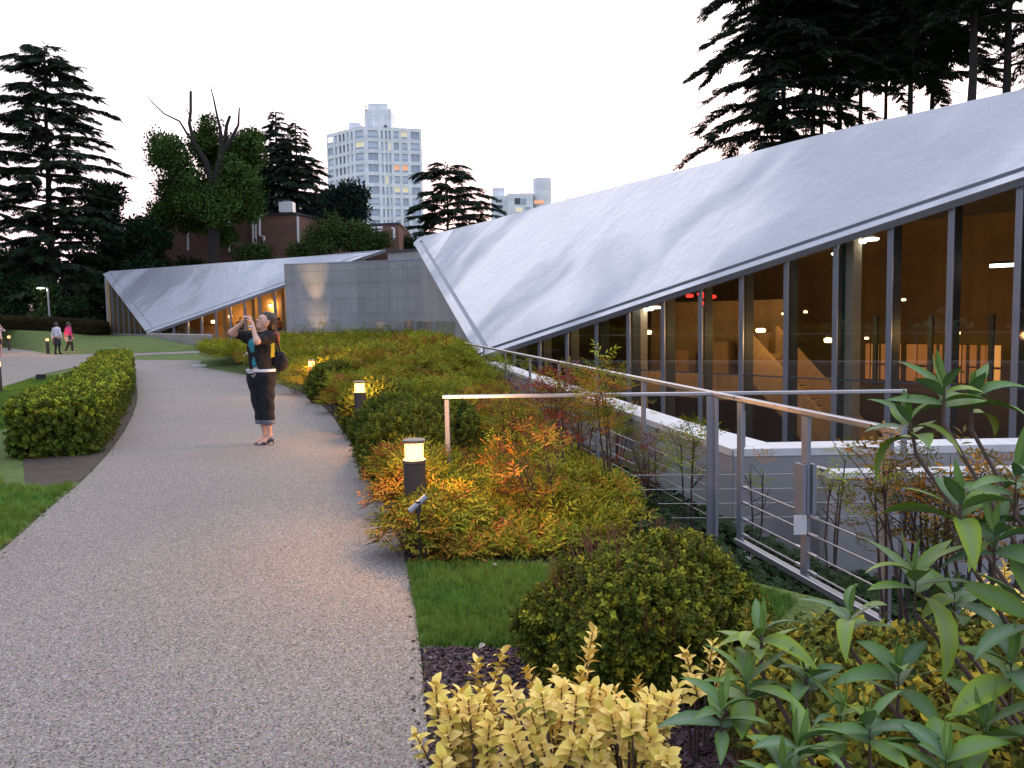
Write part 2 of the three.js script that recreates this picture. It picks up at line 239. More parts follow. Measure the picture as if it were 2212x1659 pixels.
// ------------------------------------------------------------------ the large wing with the folded steel roof (right)
const facDir = V(-0.652, 0, -0.758).normalize(), facIn = V(0.758, 0, -0.652).normalize(), fac0 = V(9.31, 0, -15.7), SP = 1.2; // facade runs from mullion 0 towards the roof's tip
const facPt = (k, y = 0, inn = 0) => fac0.clone().addScaledVector(facDir, k * SP).addScaledVector(facIn, inn).setY(y);
const eaveY = (k) => { const a = P(2186, 409, 15.7).y + 0.17, b = P(1590, 603.5, 20.25).y + 0.17; return a + (b - a) * k / 5; };
const tipK = 13.3, roofTip = facPt(tipK, eaveY(tipK)), roofEnd = facPt(-7, eaveY(-7)), roofCorner = P(893, 525, 46);
const roofN = roofEnd.clone().sub(roofTip).cross(roofCorner.clone().sub(roofTip)).normalize(); if (roofN.y < 0) roofN.negate();
const roofY = (x, z) => roofTip.y - (roofN.x * (x - roofTip.x) + roofN.z * (z - roofTip.z)) / roofN.y;
function onPlane(x, y) { const r = ray(x, y), t = roofN.dot(roofTip.clone().sub(camera.position)) / roofN.dot(r); return r.multiplyScalar(t).add(camera.position); }
const ridge = [[893, 525], [1060, 476], [1200, 437], [1370, 393], [1540, 351], [1700, 309], [1850, 272], [2030, 233], [2212, 192], [2420, 146]].map(([x, y]) => onPlane(x, y));
const e1 = roofEnd.clone().sub(roofTip).normalize(), e2 = roofN.clone().cross(e1).normalize(); if (e2.y < 0) e2.negate();
const to2 = (p) => { const d = p.clone().sub(roofTip); return new THREE.Vector2(d.dot(e1), d.dot(e2)); };
const e2n = e1.clone().cross(e2), roofBasis = new THREE.Matrix4().makeBasis(e1, e2, e2n).setPosition(roofTip), nSign = Math.sign(e2n.dot(roofN));
function plate(pts, lo, hi, name, mat, parent, bevel = 0) { // flat plate between two heights above the roof plane
  const g = new THREE.ExtrudeGeometry(new THREE.Shape(pts), { depth: hi - lo - 2 * bevel, bevelEnabled: bevel > 0, bevelSize: bevel, bevelOffset: -bevel, bevelThickness: bevel, bevelSegments: 1, steps: 1 });
  g.translate(0, 0, bevel + (nSign > 0 ? lo : -hi)); g.applyMatrix4(roofBasis); return mesh(name, g, mat, parent);
}
const wing = thing('gallery_wing', 'large gallery wing with sloping pale steel roof over a tall glass front', 'building');
{
  const E = to2(roofEnd), T = new THREE.Vector2(0, 0), rd = ridge.map(to2), A = rd[0], edge = A.clone().normalize(), en = new THREE.Vector2(edge.y, -edge.x); // en points into the roof from its left edge
  const last = rd[rd.length - 1], sl = 0.19, sg = 0.14, ll = 0.34, lg = 0.14;
  const cross = (off, h) => { const s = (h - en.y * off) / edge.y; return edge.clone().multiplyScalar(s).addScaledVector(en, off); };   // on the line parallel to the left edge, at height h above the eave
  const topAt = (off) => { const p = edge.clone().multiplyScalar(A.length()).addScaledVector(en, off); return p; };
  plate([T, E, last, ...[...rd].reverse().slice(1)], -0.16, -0.055, 'roof_deck', M.groove, wing);
  const rdIn = rd.slice(1);
  plate([cross(ll + lg, sl + sg), new THREE.Vector2(E.x, sl + sg), last, ...[...rdIn].reverse().slice(1), topAt(ll + lg).addScaledVector(edge, -0.12)], -0.053, 0.01, 'roof_panel', M.roof, wing, 0.006);
  plate([T, E, new THREE.Vector2(E.x, sl), cross(ll, sl)], -0.053, 0.01, 'roof_border', M.roof, wing, 0.006);
  plate([cross(0, sl + 0.02), cross(ll, sl + 0.02), topAt(ll), A], -0.053, 0.01, 'roof_border', M.roof, wing, 0.006);
  plate([topAt(ll).addScaledVector(edge, -0.05), topAt(ll + lg).addScaledVector(edge, -0.11), rdIn[0], A.clone().lerp(rdIn[0], 0.05)], -0.053, 0.008, 'roof_border', M.roof, wing, 0.004);
}
const floorY = -3.6, top = (p, d = 0.2) => p.clone().setY(roofY(p.x, p.z) - d);
{
  for (let k = -6; k <= 13; k++) { // mullions, glass, fins
    const in0 = 0.22, yT = roofY(...facPt(k, 0, in0).toArray().filter((_, i) => i !== 1)) - 0.17, y0 = k > 11.5 ? -1 : floorY;
    if (yT < y0 + 0.2) continue;
    const q = new THREE.Quaternion().setFromUnitVectors(V(1, 0, 0), facDir);
    new B().bar(facPt(k, y0, in0), facPt(k, yT, in0), 0.065, 0.12, facDir, 0.008).build('mullion', M.steel, wing);
    new B().bar(facPt(k, y0, in0 + 0.32), facPt(k, yT + 0.02, in0 + 0.32), 0.34, 0.03, facDir).build('fin', M.fin, wing);
    if (k < 13) {
      const a = facPt(k + 0.06, 0, in0), c = facPt(k + 0.94, 0, in0), ya = roofY(a.x, a.z) - 0.17, yc = roofY(c.x, c.z) - 0.17;
      if (yc > y0 + 0.3) new B().face([a.clone().setY(y0), c.clone().setY(y0), c.clone().setY(yc), a.clone().setY(ya)]).build('glass_pane', M.glass, wing);
    }
  }
  // head rail under the eave and the glass joint below it
  new B().bar(top(facPt(-6.5, 0, 0.22), 0.20), top(facPt(12.8, 0, 0.22), 0.20), 0.10, 0.06, roofN).build('head_rail', M.fin, wing);
  new B().bar(facPt(-6.5, 0.06, 0.235), facPt(11.4, 0.06, 0.235), 0.05, 0.03).build('transom', M.fin, wing);
  // enclosing walls up to the roof
  const depth = 9.2, R0 = facPt(-6.9, 0, 0.3), L0 = facPt(13.0, 0, 0.3), kA = roofCorner.clone().sub(fac0).dot(facDir) / SP, bkY = 4.7, inset = (p, d) => p.clone().addScaledVector(facDir, -d);
  const bk = ridge.map((p) => p.clone().addScaledVector(facIn, 12.5 - p.clone().sub(fac0).dot(facIn)).setY(bkY));
  for (let i = 0; i < ridge.length - 1; i++) { const a = ridge[i].clone().add(V(0, -0.03, 0)), c = ridge[i + 1].clone().add(V(0, -0.03, 0)); new B().prism([a, c, bk[i + 1], bk[i]].map((q) => q.clone().add(V(0, -0.14, 0))), V(0, 0.14, 0)).build('back_roof', M.roof, wing); }
  const flatWall = (pts, mat, name, th = 0.2) => { const n = pts[1].clone().sub(pts[0]).setY(0).normalize().cross(V(0, 1, 0)).multiplyScalar(th); return new B().prism(pts, n).build(name, mat, wing); };
  const Am = inset(roofCorner, 0.7), Bm = inset(bk[0], 0.7), last = ridge[ridge.length - 1], bl = bk[bk.length - 1], R1 = last.clone().addScaledVector(facDir, 0.2), R2 = bl.clone().addScaledVector(facDir, 0.2);
  flatWall([L0.clone().setY(-4), Am.clone().setY(-4), Am.clone().setY(roofY(Am.x, Am.z) - 0.3), top(L0, 0.3)], M.concrete, 'side_wall');
  flatWall([Am.clone().setY(-4), Bm.clone().setY(-4), Bm.clone().setY(bkY - 0.2), Am.clone().setY(roofY(Am.x, Am.z) - 0.3)], M.concrete, 'side_wall');
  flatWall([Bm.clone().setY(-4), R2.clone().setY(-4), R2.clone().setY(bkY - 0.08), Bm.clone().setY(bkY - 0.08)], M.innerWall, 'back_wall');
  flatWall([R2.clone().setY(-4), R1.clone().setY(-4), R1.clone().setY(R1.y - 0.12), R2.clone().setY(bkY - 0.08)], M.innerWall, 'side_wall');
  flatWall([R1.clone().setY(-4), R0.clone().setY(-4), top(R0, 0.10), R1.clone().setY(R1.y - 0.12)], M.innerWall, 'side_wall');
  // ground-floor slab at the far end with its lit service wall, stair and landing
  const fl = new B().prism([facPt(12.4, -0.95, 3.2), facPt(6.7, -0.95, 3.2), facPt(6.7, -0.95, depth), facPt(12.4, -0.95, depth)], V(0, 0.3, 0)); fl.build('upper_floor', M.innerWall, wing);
  new B().prism([facPt(12.4, -0.65, 3.25), facPt(6.8, -0.65, 3.25), facPt(6.8, -0.65, 3.37), facPt(12.4, -0.65, 3.37)], V(0, 0.42, 0)).build('parapet', M.ochre, wing);
  new B().prism([facPt(11.5, -0.65, 6.2), facPt(6.9, -0.65, 6.2), facPt(6.9, -0.65, 6.4), facPt(11.5, -0.65, 6.4)], V(0, 2.6, 0)).build('service_wall', M.innerWall, wing);
  for (const [k, w, h] of [[10.4, 0.9, 1.0], [8.9, 0.7, 1.3], [7.9, 0.35, 1.9], [7.3, 0.3, 1.6]]) new B().prism([facPt(k, -0.64, 5.2), facPt(k - w, -0.64, 5.2), facPt(k - w, -0.64, 5.6), facPt(k, -0.64, 5.6)], V(0, h, 0)).build('counter', M.ochre, wing);
  { // stair running down towards the right, solid sides
    const a = facPt(6.6, 0.2, 3.2), c = facPt(3.3, floorY, 3.2), n = 21;
    for (const o of [0, 1.6]) { const s = facIn.clone().multiplyScalar(o), A = a.clone().add(s), C = c.clone().add(s); new B().prism([A.clone().add(V(0, -0.35, 0)), C.clone().add(V(0, -0.35, 0)), C.clone().add(V(0, 0.95, 0)), A.clone().add(V(0, 0.95, 0))], facIn.clone().multiplyScalar(0.14)).build('stair_side', M.ochre, wing); }
    for (let i = 0; i < n; i++) { const t = i / n, p = a.clone().lerp(c, t).addScaledVector(facIn, 0.14), d = c.clone().sub(a).setY(0).multiplyScalar(1 / n); new B().prism([p, p.clone().add(d), p.clone().add(d).addScaledVector(facIn, 1.46), p.clone().addScaledVector(facIn, 1.46)], V(0, 0.14, 0)).build('step', M.innerWall, wing); }
  }
  // gallery with a lit screen of vertical slats on the right
  new B().prism([facPt(6.2, -0.75, 6.6), facPt(-6.0, -0.75, 6.6), facPt(-6.0, -0.75, 9), facPt(6.2, -0.75, 9)], V(0, 0.12, 0)).build('upper_floor', M.floorDark, wing);
  { const rr = RNG(19), dim = std({ color: C3(0.5, 0.25, 0.1), emissive: C3(1.0, 0.34, 0.09), emissiveIntensity: 0.16 }), mid = std({ color: C3(0.5, 0.25, 0.1), emissive: C3(1.0, 0.38, 0.10), emissiveIntensity: 0.30 });
    for (let k = -1.5; k < 6.0;) { const w = 0.06 + 0.15 * rr() * rr() * 2, m = [M.orangeGlow, mid, dim, dim][Math.floor(rr() * 4)]; if (rr() < 0.82) { const p = (a, h) => facPt(a, h, 8.9); new B().prism([p(k, -0.62), p(k + w, -0.62), facPt(k + w, -0.62, 8.96), facPt(k, -0.62, 8.96)], V(0, 0.40 + 0.1 * rr(), 0)).build('lit_window', m, wing); new B().prism([p(k, -0.12), p(k + w, -0.12), facPt(k + w, -0.12, 8.96), facPt(k, -0.12, 8.96)], V(0, 0.62, 0)).build('lit_window', m, wing); } k += w + 0.03 + 0.16 * rr() * rr(); } }
  for (let k = -5.5; k < 6; k += 1.3) new B().bar(facPt(k, -0.63, 6.8), facPt(k, 1.4, 6.8), 0.12, 0.12, facDir).build('column', M.fin, wing);
  // a concrete column close to the glass, and one farther along
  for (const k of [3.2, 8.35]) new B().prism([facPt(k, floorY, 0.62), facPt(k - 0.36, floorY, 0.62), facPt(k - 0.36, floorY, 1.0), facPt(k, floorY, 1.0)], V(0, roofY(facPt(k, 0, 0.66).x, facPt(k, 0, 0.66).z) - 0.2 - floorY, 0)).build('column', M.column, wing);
}
tag(mesh('court_floor', flat(courtPoly.map(([x, z]) => V(x, 0, z)), floorY), M.floorDark), 'dark floor of the sunken court and the hall behind the glass', null, null, 'structure');

// lamps hanging and recessed inside the wing
function roundLamp(p, r, h, mat, label, group, light, color) {
  const t = thing('ceiling_lamp', label, 'lamp', p, 0, group);
  new B().lathe([[0.001, 0], [r * 0.8, 0], [r, h * 0.35], [r, h * 0.8], [r * 0.5, h], [0.001, h]], 16).build('diffuser', mat, t);
  new B().lathe([[r * 0.5, h - 0.005], [r * 0.55, h + 0.06], [0.012, h + 0.07], [0.012, h + 0.1]], 12).build('housing', M.lampBody, t);
  if (light) { const l = new THREE.PointLight(color || C3(1, 0.58, 0.22), light); l.position.set(0, h * 0.5, 0); l.castShadow = true; l.shadow.radius = r / 0.02 * 0.6; t.add(l); }
  return t;
}
const hall = (x, y, inn) => { // the point seen at x, y that stands inn metres behind the glass
  const r = ray(x, y), o = facPt(0, 0, inn), t = facIn.dot(o.clone().sub(camera.position)) / facIn.dot(r); return r.multiplyScalar(t).add(camera.position); };
roundLamp(hall(1398, 722, 2.6), 0.14, 0.12, M.warmGlow, 'glowing oval lamp left of the lit column near the far end of the hall', null, 6);
roundLamp(hall(1643, 718, 2.4), 0.13, 0.11, M.warmGlow, 'glowing oval lamp hanging beside the stair in the hall', null, 4.5);
roundLamp(hall(1789, 740, 2.2), 0.10, 0.12, M.warmGlow, 'small warm lamp half hidden behind the mullion left of the wooden-looking column', null, 4.5);
roundLamp(hall(2061, 725, 2.2), 0.12, 0.1, M.warmGlow, 'single warm lamp low in the right bays below the lit slats', null, 2);
for (const [x, y, l] of [[1400, 671, 2.5], [1416, 667, 0], [1856, 526, 1.4], [1882, 520, 0]]) roundLamp(hall(x, y, 1.0), 0.16, 0.07, M.whiteGlow, x < 1500 ? 'small bright downlight of the pair under the eave above the far lit column' : 'bright downlight of the pair under the eave in the bay right of the lit column', x < 1500 ? 'pair of downlights at the far bays' : 'pair of downlights at the near bays', l, C3(1, 0.8, 0.55));
roundLamp(hall(1809, 551, 0.7), 0.13, 0.06, M.whiteGlow, 'bright lamp right above the lit concrete column in the near bays', null, 3.5, C3(1, 0.72, 0.42));
for (const [x, y] of [[1854, 660], [1872, 733], [1952, 650], [1812, 657], [1740, 676], [1692, 680]]) roundLamp(hall(x, y, 4.5), 0.055, 0.06, M.warmGlow, 'tiny warm spotlight glinting deep inside the glass hall', 'tiny spotlights deep inside the hall', 1.0);
{
  const t = thing('strip_lamp', 'white fluorescent strip lamp inside the right end of the hall', 'lamp', hall(2172, 573, 2.5));
  const b = facDir.clone().multiplyScalar(0.30); new B().bar(b.clone().negate(), b, 0.07, 0.07).build('tube', M.whiteGlow, t); new B().bar(b.clone().negate().add(V(0, 0.065, 0)), b.clone().add(V(0, 0.065, 0)), 0.1, 0.05).build('housing', M.lampBody, t);
  const l = new THREE.PointLight(C3(1, 0.8, 0.6), 1.2); l.position.set(0, 0, 0); l.shadow.radius = 3; l.castShadow = true; t.add(l);
}
for (const [x, y] of [[1490, 643], [1514, 639], [1523, 645], [1531, 639], [1539, 645], [1519, 659]]) {
  const t = thing('red_lamp', 'small glowing red lamp of the cluster hanging under the eave', 'lamp', hall(x, y, 1.6), 0, 'cluster of red lamps inside the hall');
  new B().lathe([[0.001, 0], [0.08, 0.01], [0.11, 0.05], [0.08, 0.09], [0.001, 0.1]], 14).build('shade', M.redGlow, t); new B().tube([V(0, 0.09, 0), V(0, 0.3, 0)], 0.006, 5).build('cord', M.black, t);
}
// ------------------------------------------------------------------ retaining walls of the sunken court
const court = thing('retaining_wall', 'low concrete retaining wall with pale coping bending round the sunken court', 'wall');
{
  const dA = wallFar.clone().sub(wallNear).setY(0).normalize(), nA = V(-dA.z, 0, dA.x); if (nA.x < 0) nA.negate(); const wA = nA.clone().multiplyScalar(0.42); // towards the court
  const end = V(13, 0.12, -9.0), y0 = -3.7, th = 0.08, nSeg = 8, inner = V(wallNear.x + 0.42 / Math.abs(dA.z) + 0.42 * Math.abs(dA.x / dA.z), 0.12, -9.42);
  for (let i = 0; i < nSeg; i++) { // poured sections
    const a = wallNear.clone().lerp(wallFar, i / nSeg).addScaledVector(dA, 0.006), c = wallNear.clone().lerp(wallFar, (i + 1) / nSeg).addScaledVector(dA, -0.006), ai = i ? a.clone().add(wA) : inner.clone();
    new B().prism([a, ai, c.clone().add(wA), c].map((q) => q.clone().setY(y0)), V(0, -y0 + 0.12 - th, 0)).build('wall_section', i % 2 ? M.concrete : M.concreteC, court);
    new B().prism([a.clone().addScaledVector(nA, -0.012), i ? ai.clone().addScaledVector(nA, 0.012) : ai, c.clone().addScaledVector(nA, 0.432), c.clone().addScaledVector(nA, -0.012)].map((q) => q.clone().setY(0.12 - th)), V(0, th, 0)).build('coping', M.coping, court);
  }
  for (let i = 0; i < 5; i++) {
    const x0 = i ? 2.37 + i * 2.1 + 0.006 : 2.375, x1 = 2.37 + (i + 1) * 2.1 - 0.006, xi = i ? x0 : inner.x;
    new B().prism([V(x0, y0, -9.0), V(x1, y0, -9.0), V(x1, y0, -9.42), V(xi, y0, -9.42)], V(0, -y0 + 0.12 - th, 0)).build('wall_section', i % 2 ? M.concreteC : M.concreteB, court);
    new B().prism([V(x0, 0.12 - th, -8.988), V(x1, 0.12 - th, -8.988), V(x1, 0.12 - th, -9.432), V(xi, 0.12 - th, -9.432)], V(0, th, 0)).build('coping', M.coping, court);
  }
  const st = thing('stair_wall', 'lower concrete side wall of the court stair in front of the retaining wall', 'wall');
  new B().prism([V(3.08, -1.6, -8.12), V(12.5, -1.6, -8.12), V(12.5, -1.6, -8.36), V(3.08, -1.6, -8.36)], V(0, 1.555, 0)).build('wall_section', M.concreteB, st);
  new B().prism([V(3.07, -0.043, -8.10), V(12.5, -0.043, -8.10), V(12.5, -0.043, -8.38), V(3.07, -0.043, -8.38)], V(0, 0.05, 0)).build('coping', M.coping, st);
  const hr = thing('handrail', 'short bent steel handrail end above the court stair wall', 'handrail', [2.86, 0.03, -8.05]);
  new B().tube([V(-0.14, 0.05, 0), V(0, 0.05, -0.02), V(0.12, 0.035, -0.06), V(0.22, 0.0, -0.1)], 0.024, 10).build('rail', M.rail, hr); new B().tube([V(0.15, 0.02, -0.08), V(0.15, -0.09, -0.08)], 0.012, 8).build('bracket', M.rail, hr);
}
// ------------------------------------------------------------------ the concrete wall and block between the wings
{
  const t = thing('concrete_wall', 'tall smooth concrete wall between the two wings, lit by a spotlight', 'wall');
  const a = P(620, 742, 51).setY(0.02), c = P(915, 742, 48.6).setY(0.02), d = c.clone().sub(a), n = V(-d.z, 0, d.x).normalize(); if (n.z > 0) n.negate();
  const yT = P(620, 570.5, 51).y, cols = [0, 0.3, 0.54, 0.77, 0.9, 1], rows = [0.05, 0.95, 1.85, 2.75, 3.65, 4.4, yT - 0.05];
  new B().prism([a, c, c.clone().addScaledVector(n, 0.4), a.clone().addScaledVector(n, 0.4)].map((q) => q.clone().addScaledVector(n, 0.06)), V(0, yT - 0.15, 0)).build('wall_core', M.groove, t);
  for (let i = 0; i < cols.length - 1; i++) for (let j = 0; j < rows.length - 1; j++) {
    const p = a.clone().addScaledVector(d, cols[i]).setY(rows[j] + 0.005), q = a.clone().addScaledVector(d, cols[i + 1]).setY(rows[j] + 0.005), u = d.clone().normalize().multiplyScalar(0.005);
    p.add(u); q.sub(u); const o = n.clone().multiplyScalar(0.08);
    new B().prism([p, q, q.clone().add(o), p.clone().add(o)], V(0, rows[j + 1] - rows[j] - 0.01, 0)).build('concrete_panel', [M.concrete, M.concreteB, M.concreteC][(i * 2 + j * 3) % 3], t);
  }
  new B().prism([a.clone().addScaledVector(n, -0.02), c.clone().addScaledVector(n, -0.02), c.clone().addScaledVector(n, 0.5), a.clone().addScaledVector(n, 0.5)].map((q) => q.setY(yT - 0.05)), V(0, 0.06, 0)).build('cap', M.groove, t);
  const k = thing('concrete_block', 'grey concrete block with dark flat cap behind the smooth wall', 'building');
  const p0 = P(838, 570, 61).setY(0), p1 = P(935, 570, 59).setY(0), up = P(840, 546, 61).y; new B().prism([p0, p1, p1.clone().add(V(1, 0, -6)), p0.clone().add(V(1, 0, -6))], V(0, up, 0)).build('wall', M.concreteB, k);
  new B().prism([p0.clone().add(V(-0.12, up, 0.12)), p1.clone().add(V(0.12, up, 0.12)), p1.clone().add(V(1, up, -6)), p0.clone().add(V(0.9, up, -6))], V(0, 0.16, 0)).build('cap', M.darkCap, k);
}
// ------------------------------------------------------------------ the small far wing with the cafe (left)
const cafe = thing('cafe_wing', 'small far wing with blue-grey triangular roof and lit orange interior', 'building');
{
  const Bt = P(318, 720, 56), A = P(222, 592, 66.3), s = (1 / 52.5 - 1 / 56) / 302, Dc = 1 / (1 / 56 + s * (832 - 318)), Cx = P(832, 538.5, Dc);
  const n = Cx.clone().sub(Bt).cross(A.clone().sub(Bt)).normalize(); if (n.y < 0) n.negate();
  const u = Cx.clone().sub(Bt).normalize(), w = n.clone().cross(u).normalize(); if (w.dot(A.clone().sub(Bt)) < 0) w.negate();
  const f2 = (p) => { const d = p.clone().sub(Bt); return new THREE.Vector2(d.dot(u), d.dot(w)); }, z = u.clone().cross(w), sg = Math.sign(z.dot(n)), bas = new THREE.Matrix4().makeBasis(u, w, z).setPosition(Bt);
  const pl = (pts, lo, hi, nm, mat) => { const g = new THREE.ExtrudeGeometry(new THREE.Shape(pts), { depth: hi - lo, bevelEnabled: false }); g.translate(0, 0, sg > 0 ? lo : -hi); g.applyMatrix4(bas); return mesh(nm, g, mat, cafe); };
  const a2 = f2(A), c2 = f2(Cx), T = new THREE.Vector2(0, 0), ed = a2.clone().normalize(), en = new THREE.Vector2(ed.y, -ed.x), cr = (off, h) => ed.clone().multiplyScalar((h - en.y * off) / ed.y).addScaledVector(en, off), al = (off, back = 0) => ed.clone().multiplyScalar(a2.length() - back).addScaledVector(en, off);
  const ch = (x) => c2.clone().lerp(T, x);
  pl([T, c2, a2], -0.2, -0.03, 'roof_deck', M.groove);
  pl([cr(0.52, 0.34), new THREE.Vector2(c2.x - 2.2, 0.34), c2.clone().add(new THREE.Vector2(-0.8, 0.10)), al(0.52, 0.5)], -0.028, 0.01, 'roof_panel', M.roof);
  pl([T, c2, new THREE.Vector2(c2.x - 2.2, 0.29), cr(0.46, 0.29)], -0.028, 0.01, 'roof_border', M.roof);
  pl([cr(0, 0.32), cr(0.46, 0.32), al(0.46, 0.42), a2], -0.028, 0.01, 'roof_border', M.roof);
  pl([al(0.46, 0.36), al(0.52, 0.42), c2.clone().add(new THREE.Vector2(-0.7, 0.14)), a2.clone().lerp(c2, 0.03)], -0.028, 0.006, 'roof_border', M.roof);
  const ry = (p) => Bt.y - (n.x * (p.x - Bt.x) + n.z * (p.z - Bt.z)) / n.y - 0.2, h = u.clone().setY(0).normalize(), inn = V(h.z, 0, -h.x); if (inn.z > 0) inn.negate();
  const base0 = Bt.clone().addScaledVector(h, 0.1).addScaledVector(inn, 0.25), L = Cx.clone().sub(Bt).setY(0).length(), y0 = 0.10;
  const fp = (d, i = 0) => base0.clone().addScaledVector(h, d).addScaledVector(inn, i);
  for (let d = 0.75, k = 0; d < L - 1.5; d += 1.12, k++) { // front mullions and panes
    const p = fp(d), q = fp(Math.min(d + 1.12, L - 1.0)); new B().bar(p.clone().setY(y0), p.clone().setY(ry(p)), 0.12, 0.16, h, 0.01).build('mullion', M.steel, cafe);
    new B().face([p.clone().setY(y0), q.clone().setY(y0), q.clone().setY(ry(q)), p.clone().setY(ry(p))]).build('glass_pane', M.glass, cafe);
    if (k > 3 && k % 2 === 0) new B().bar(fp(d + 0.2, 0.7).setY(y0), fp(d + 0.2, 0.7).setY(ry(fp(d, 0.7)) - 0.05), 0.24, 0.24, h).build('column', M.innerWall, cafe);
  }
  // left end: glass below the slanting edge
  const l0 = Bt.clone().addScaledVector(inn, 0.3).addScaledVector(h, 0.25), l1 = A.clone().add(V(0.5, 0, 0.5)); l1.setY(0); l0.setY(0);
  const g0 = 0.75;
  for (let i = 0; i <= 8; i++) { const p = l0.clone().lerp(l1, i / 8), q = l0.clone().lerp(l1, (i + 1) / 8); new B().bar(p.clone().setY(g0), p.clone().setY(Math.max(ry(p), g0 + 0.1)), i === 8 ? 0.2 : 0.1, i === 8 ? 0.2 : 0.1, V(1, 0, 0)).build('mullion', i === 8 ? M.concreteC : M.steel, cafe); if (i < 8) new B().face([p.clone().setY(g0), q.clone().setY(g0), q.clone().setY(ry(q)), p.clone().setY(Math.max(ry(p), g0 + 0.05))]).build('glass_pane', M.glass, cafe); }
  new B().prism([l0, l1, l1.clone().add(V(0.4, 0, 0)), l0.clone().add(V(0.4, 0, 0))].map((q) => q.clone().setY(0)), V(0, g0, 0)).build('plinth', M.concreteC, cafe);
  // inside: floor, orange back wall and partitions
  const wall = (p, q, y, m, nm) => new B().face([p.clone().setY(y), q.clone().setY(y), q.clone().setY(ry(q)), p.clone().setY(ry(p))]).build(nm, m, cafe);
  const ra = A.clone().lerp(Cx, 0.03).addScaledVector(inn, -0.35), rc = Cx.clone().lerp(A, 0.05).addScaledVector(inn, -0.25), mid = (t) => ra.clone().lerp(rc, t);
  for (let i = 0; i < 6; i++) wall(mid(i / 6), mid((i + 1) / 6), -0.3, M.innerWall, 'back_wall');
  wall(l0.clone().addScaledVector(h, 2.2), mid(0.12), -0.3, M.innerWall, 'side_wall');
  new B().prism([fp(0.6, 0.1), fp(L - 1, 0.1), rc.clone(), ra.clone()].map((q) => q.clone().setY(y0 - 0.02)), V(0, 0.06, 0)).build('floor', M.floorDark, cafe);
  new B().prism([fp(1.6, 2.8), fp(5.6, 2.5), fp(5.6, 2.9), fp(1.6, 3.2)].map((q) => q.setY(y0 + 0.04)), V(0, 1.05, 0)).build('counter', M.ochre, cafe);
  const lampAt = (d, i, y, pw, lab) => roundLamp(fp(d, i).setY(y), 0.14, 0.2, M.warmGlow, lab, null, pw, C3(1, 0.50, 0.16));
  lampAt(4.05, 1.2, 1.42, 5, 'bright oval lamp near the low tip of the cafe roof'); lampAt(5.25, 1.4, 1.75, 5, 'yellowish oval lamp between two mullions of the cafe front'); lampAt(8.2, 1.7, 2.4, 8, 'warm lamp inside the cafe above the counter'); lampAt(11.4, 1.0, 3.2, 7, 'warm lamp inside the cafe beside the concrete wall'); lampAt(L - 4.6, 0.6, 3.9, 5, 'lamp lighting the soffit at the peak of the cafe roof');
  for (const [d, i, s] of [[6.1, 1.3, 1], [7.0, 1.9, 0.96], [8.0, 1.3, 1.02], [8.9, 1.5, 0.98], [5.1, 1.6, 0.95], [9.9, 1.1, 1.0]]) cafeGuests.push([fp(d, i).setY(y0 + 0.04), s]);
  // low wall on the lawn side of the cafe front
  const w0 = P(316, 723, 55.2), w1 = P(450, 724, 46.6), b = new B(); b.prism([w0.clone().setY(-0.3), w1.clone().setY(-0.3), w1.clone().setY(-0.3).addScaledVector(inn, 0.35), w0.clone().setY(-0.3).addScaledVector(inn, 0.35)], V(0, w1.y + 0.3, 0));
  const lw = thing('low_wall', 'low concrete wall between sloping lawn and cafe front', 'wall'); b.build('wall_section', M.concreteC, lw);
  new B().prism([w0.clone().setY(w1.y - 0.004), w1.clone().setY(w1.y - 0.004), w1.clone().setY(w1.y - 0.004).addScaledVector(inn, 0.37), w0.clone().setY(w1.y - 0.004).addScaledVector(inn, 0.37)].map((q, i) => q.add(inn.clone().multiplyScalar(i < 2 ? -0.01 : 0))), V(0, 0.03, 0)).build('coping', M.coping, lw);
  // balustrade in front of the cafe's right bays
  const r = thing('balustrade', 'dark handrail on a pale post in front of the cafe glass', 'railing'), r0 = P(561, 716, 51.6), r1 = P(622, 712, 51.3);
  new B().bar(r0, r1, 0.07, 0.07, V(0, 1, 0), 0.01).build('handrail', M.darkCap, r); for (const t of [0.01, 0.99]) { const q = r0.clone().lerp(r1, t); new B().bar(q.clone().setY(0.1), q.clone().add(V(0, -0.03, 0)), 0.07, 0.07, V(1, 0, 0)).build('post', M.rail, r); }
  new B().face([r0.clone().setY(0.34), r1.clone().setY(0.34), r1.clone().add(V(0, -0.08, 0)), r0.clone().add(V(0, -0.08, 0))]).build('glass_pane', M.glass, r);
}
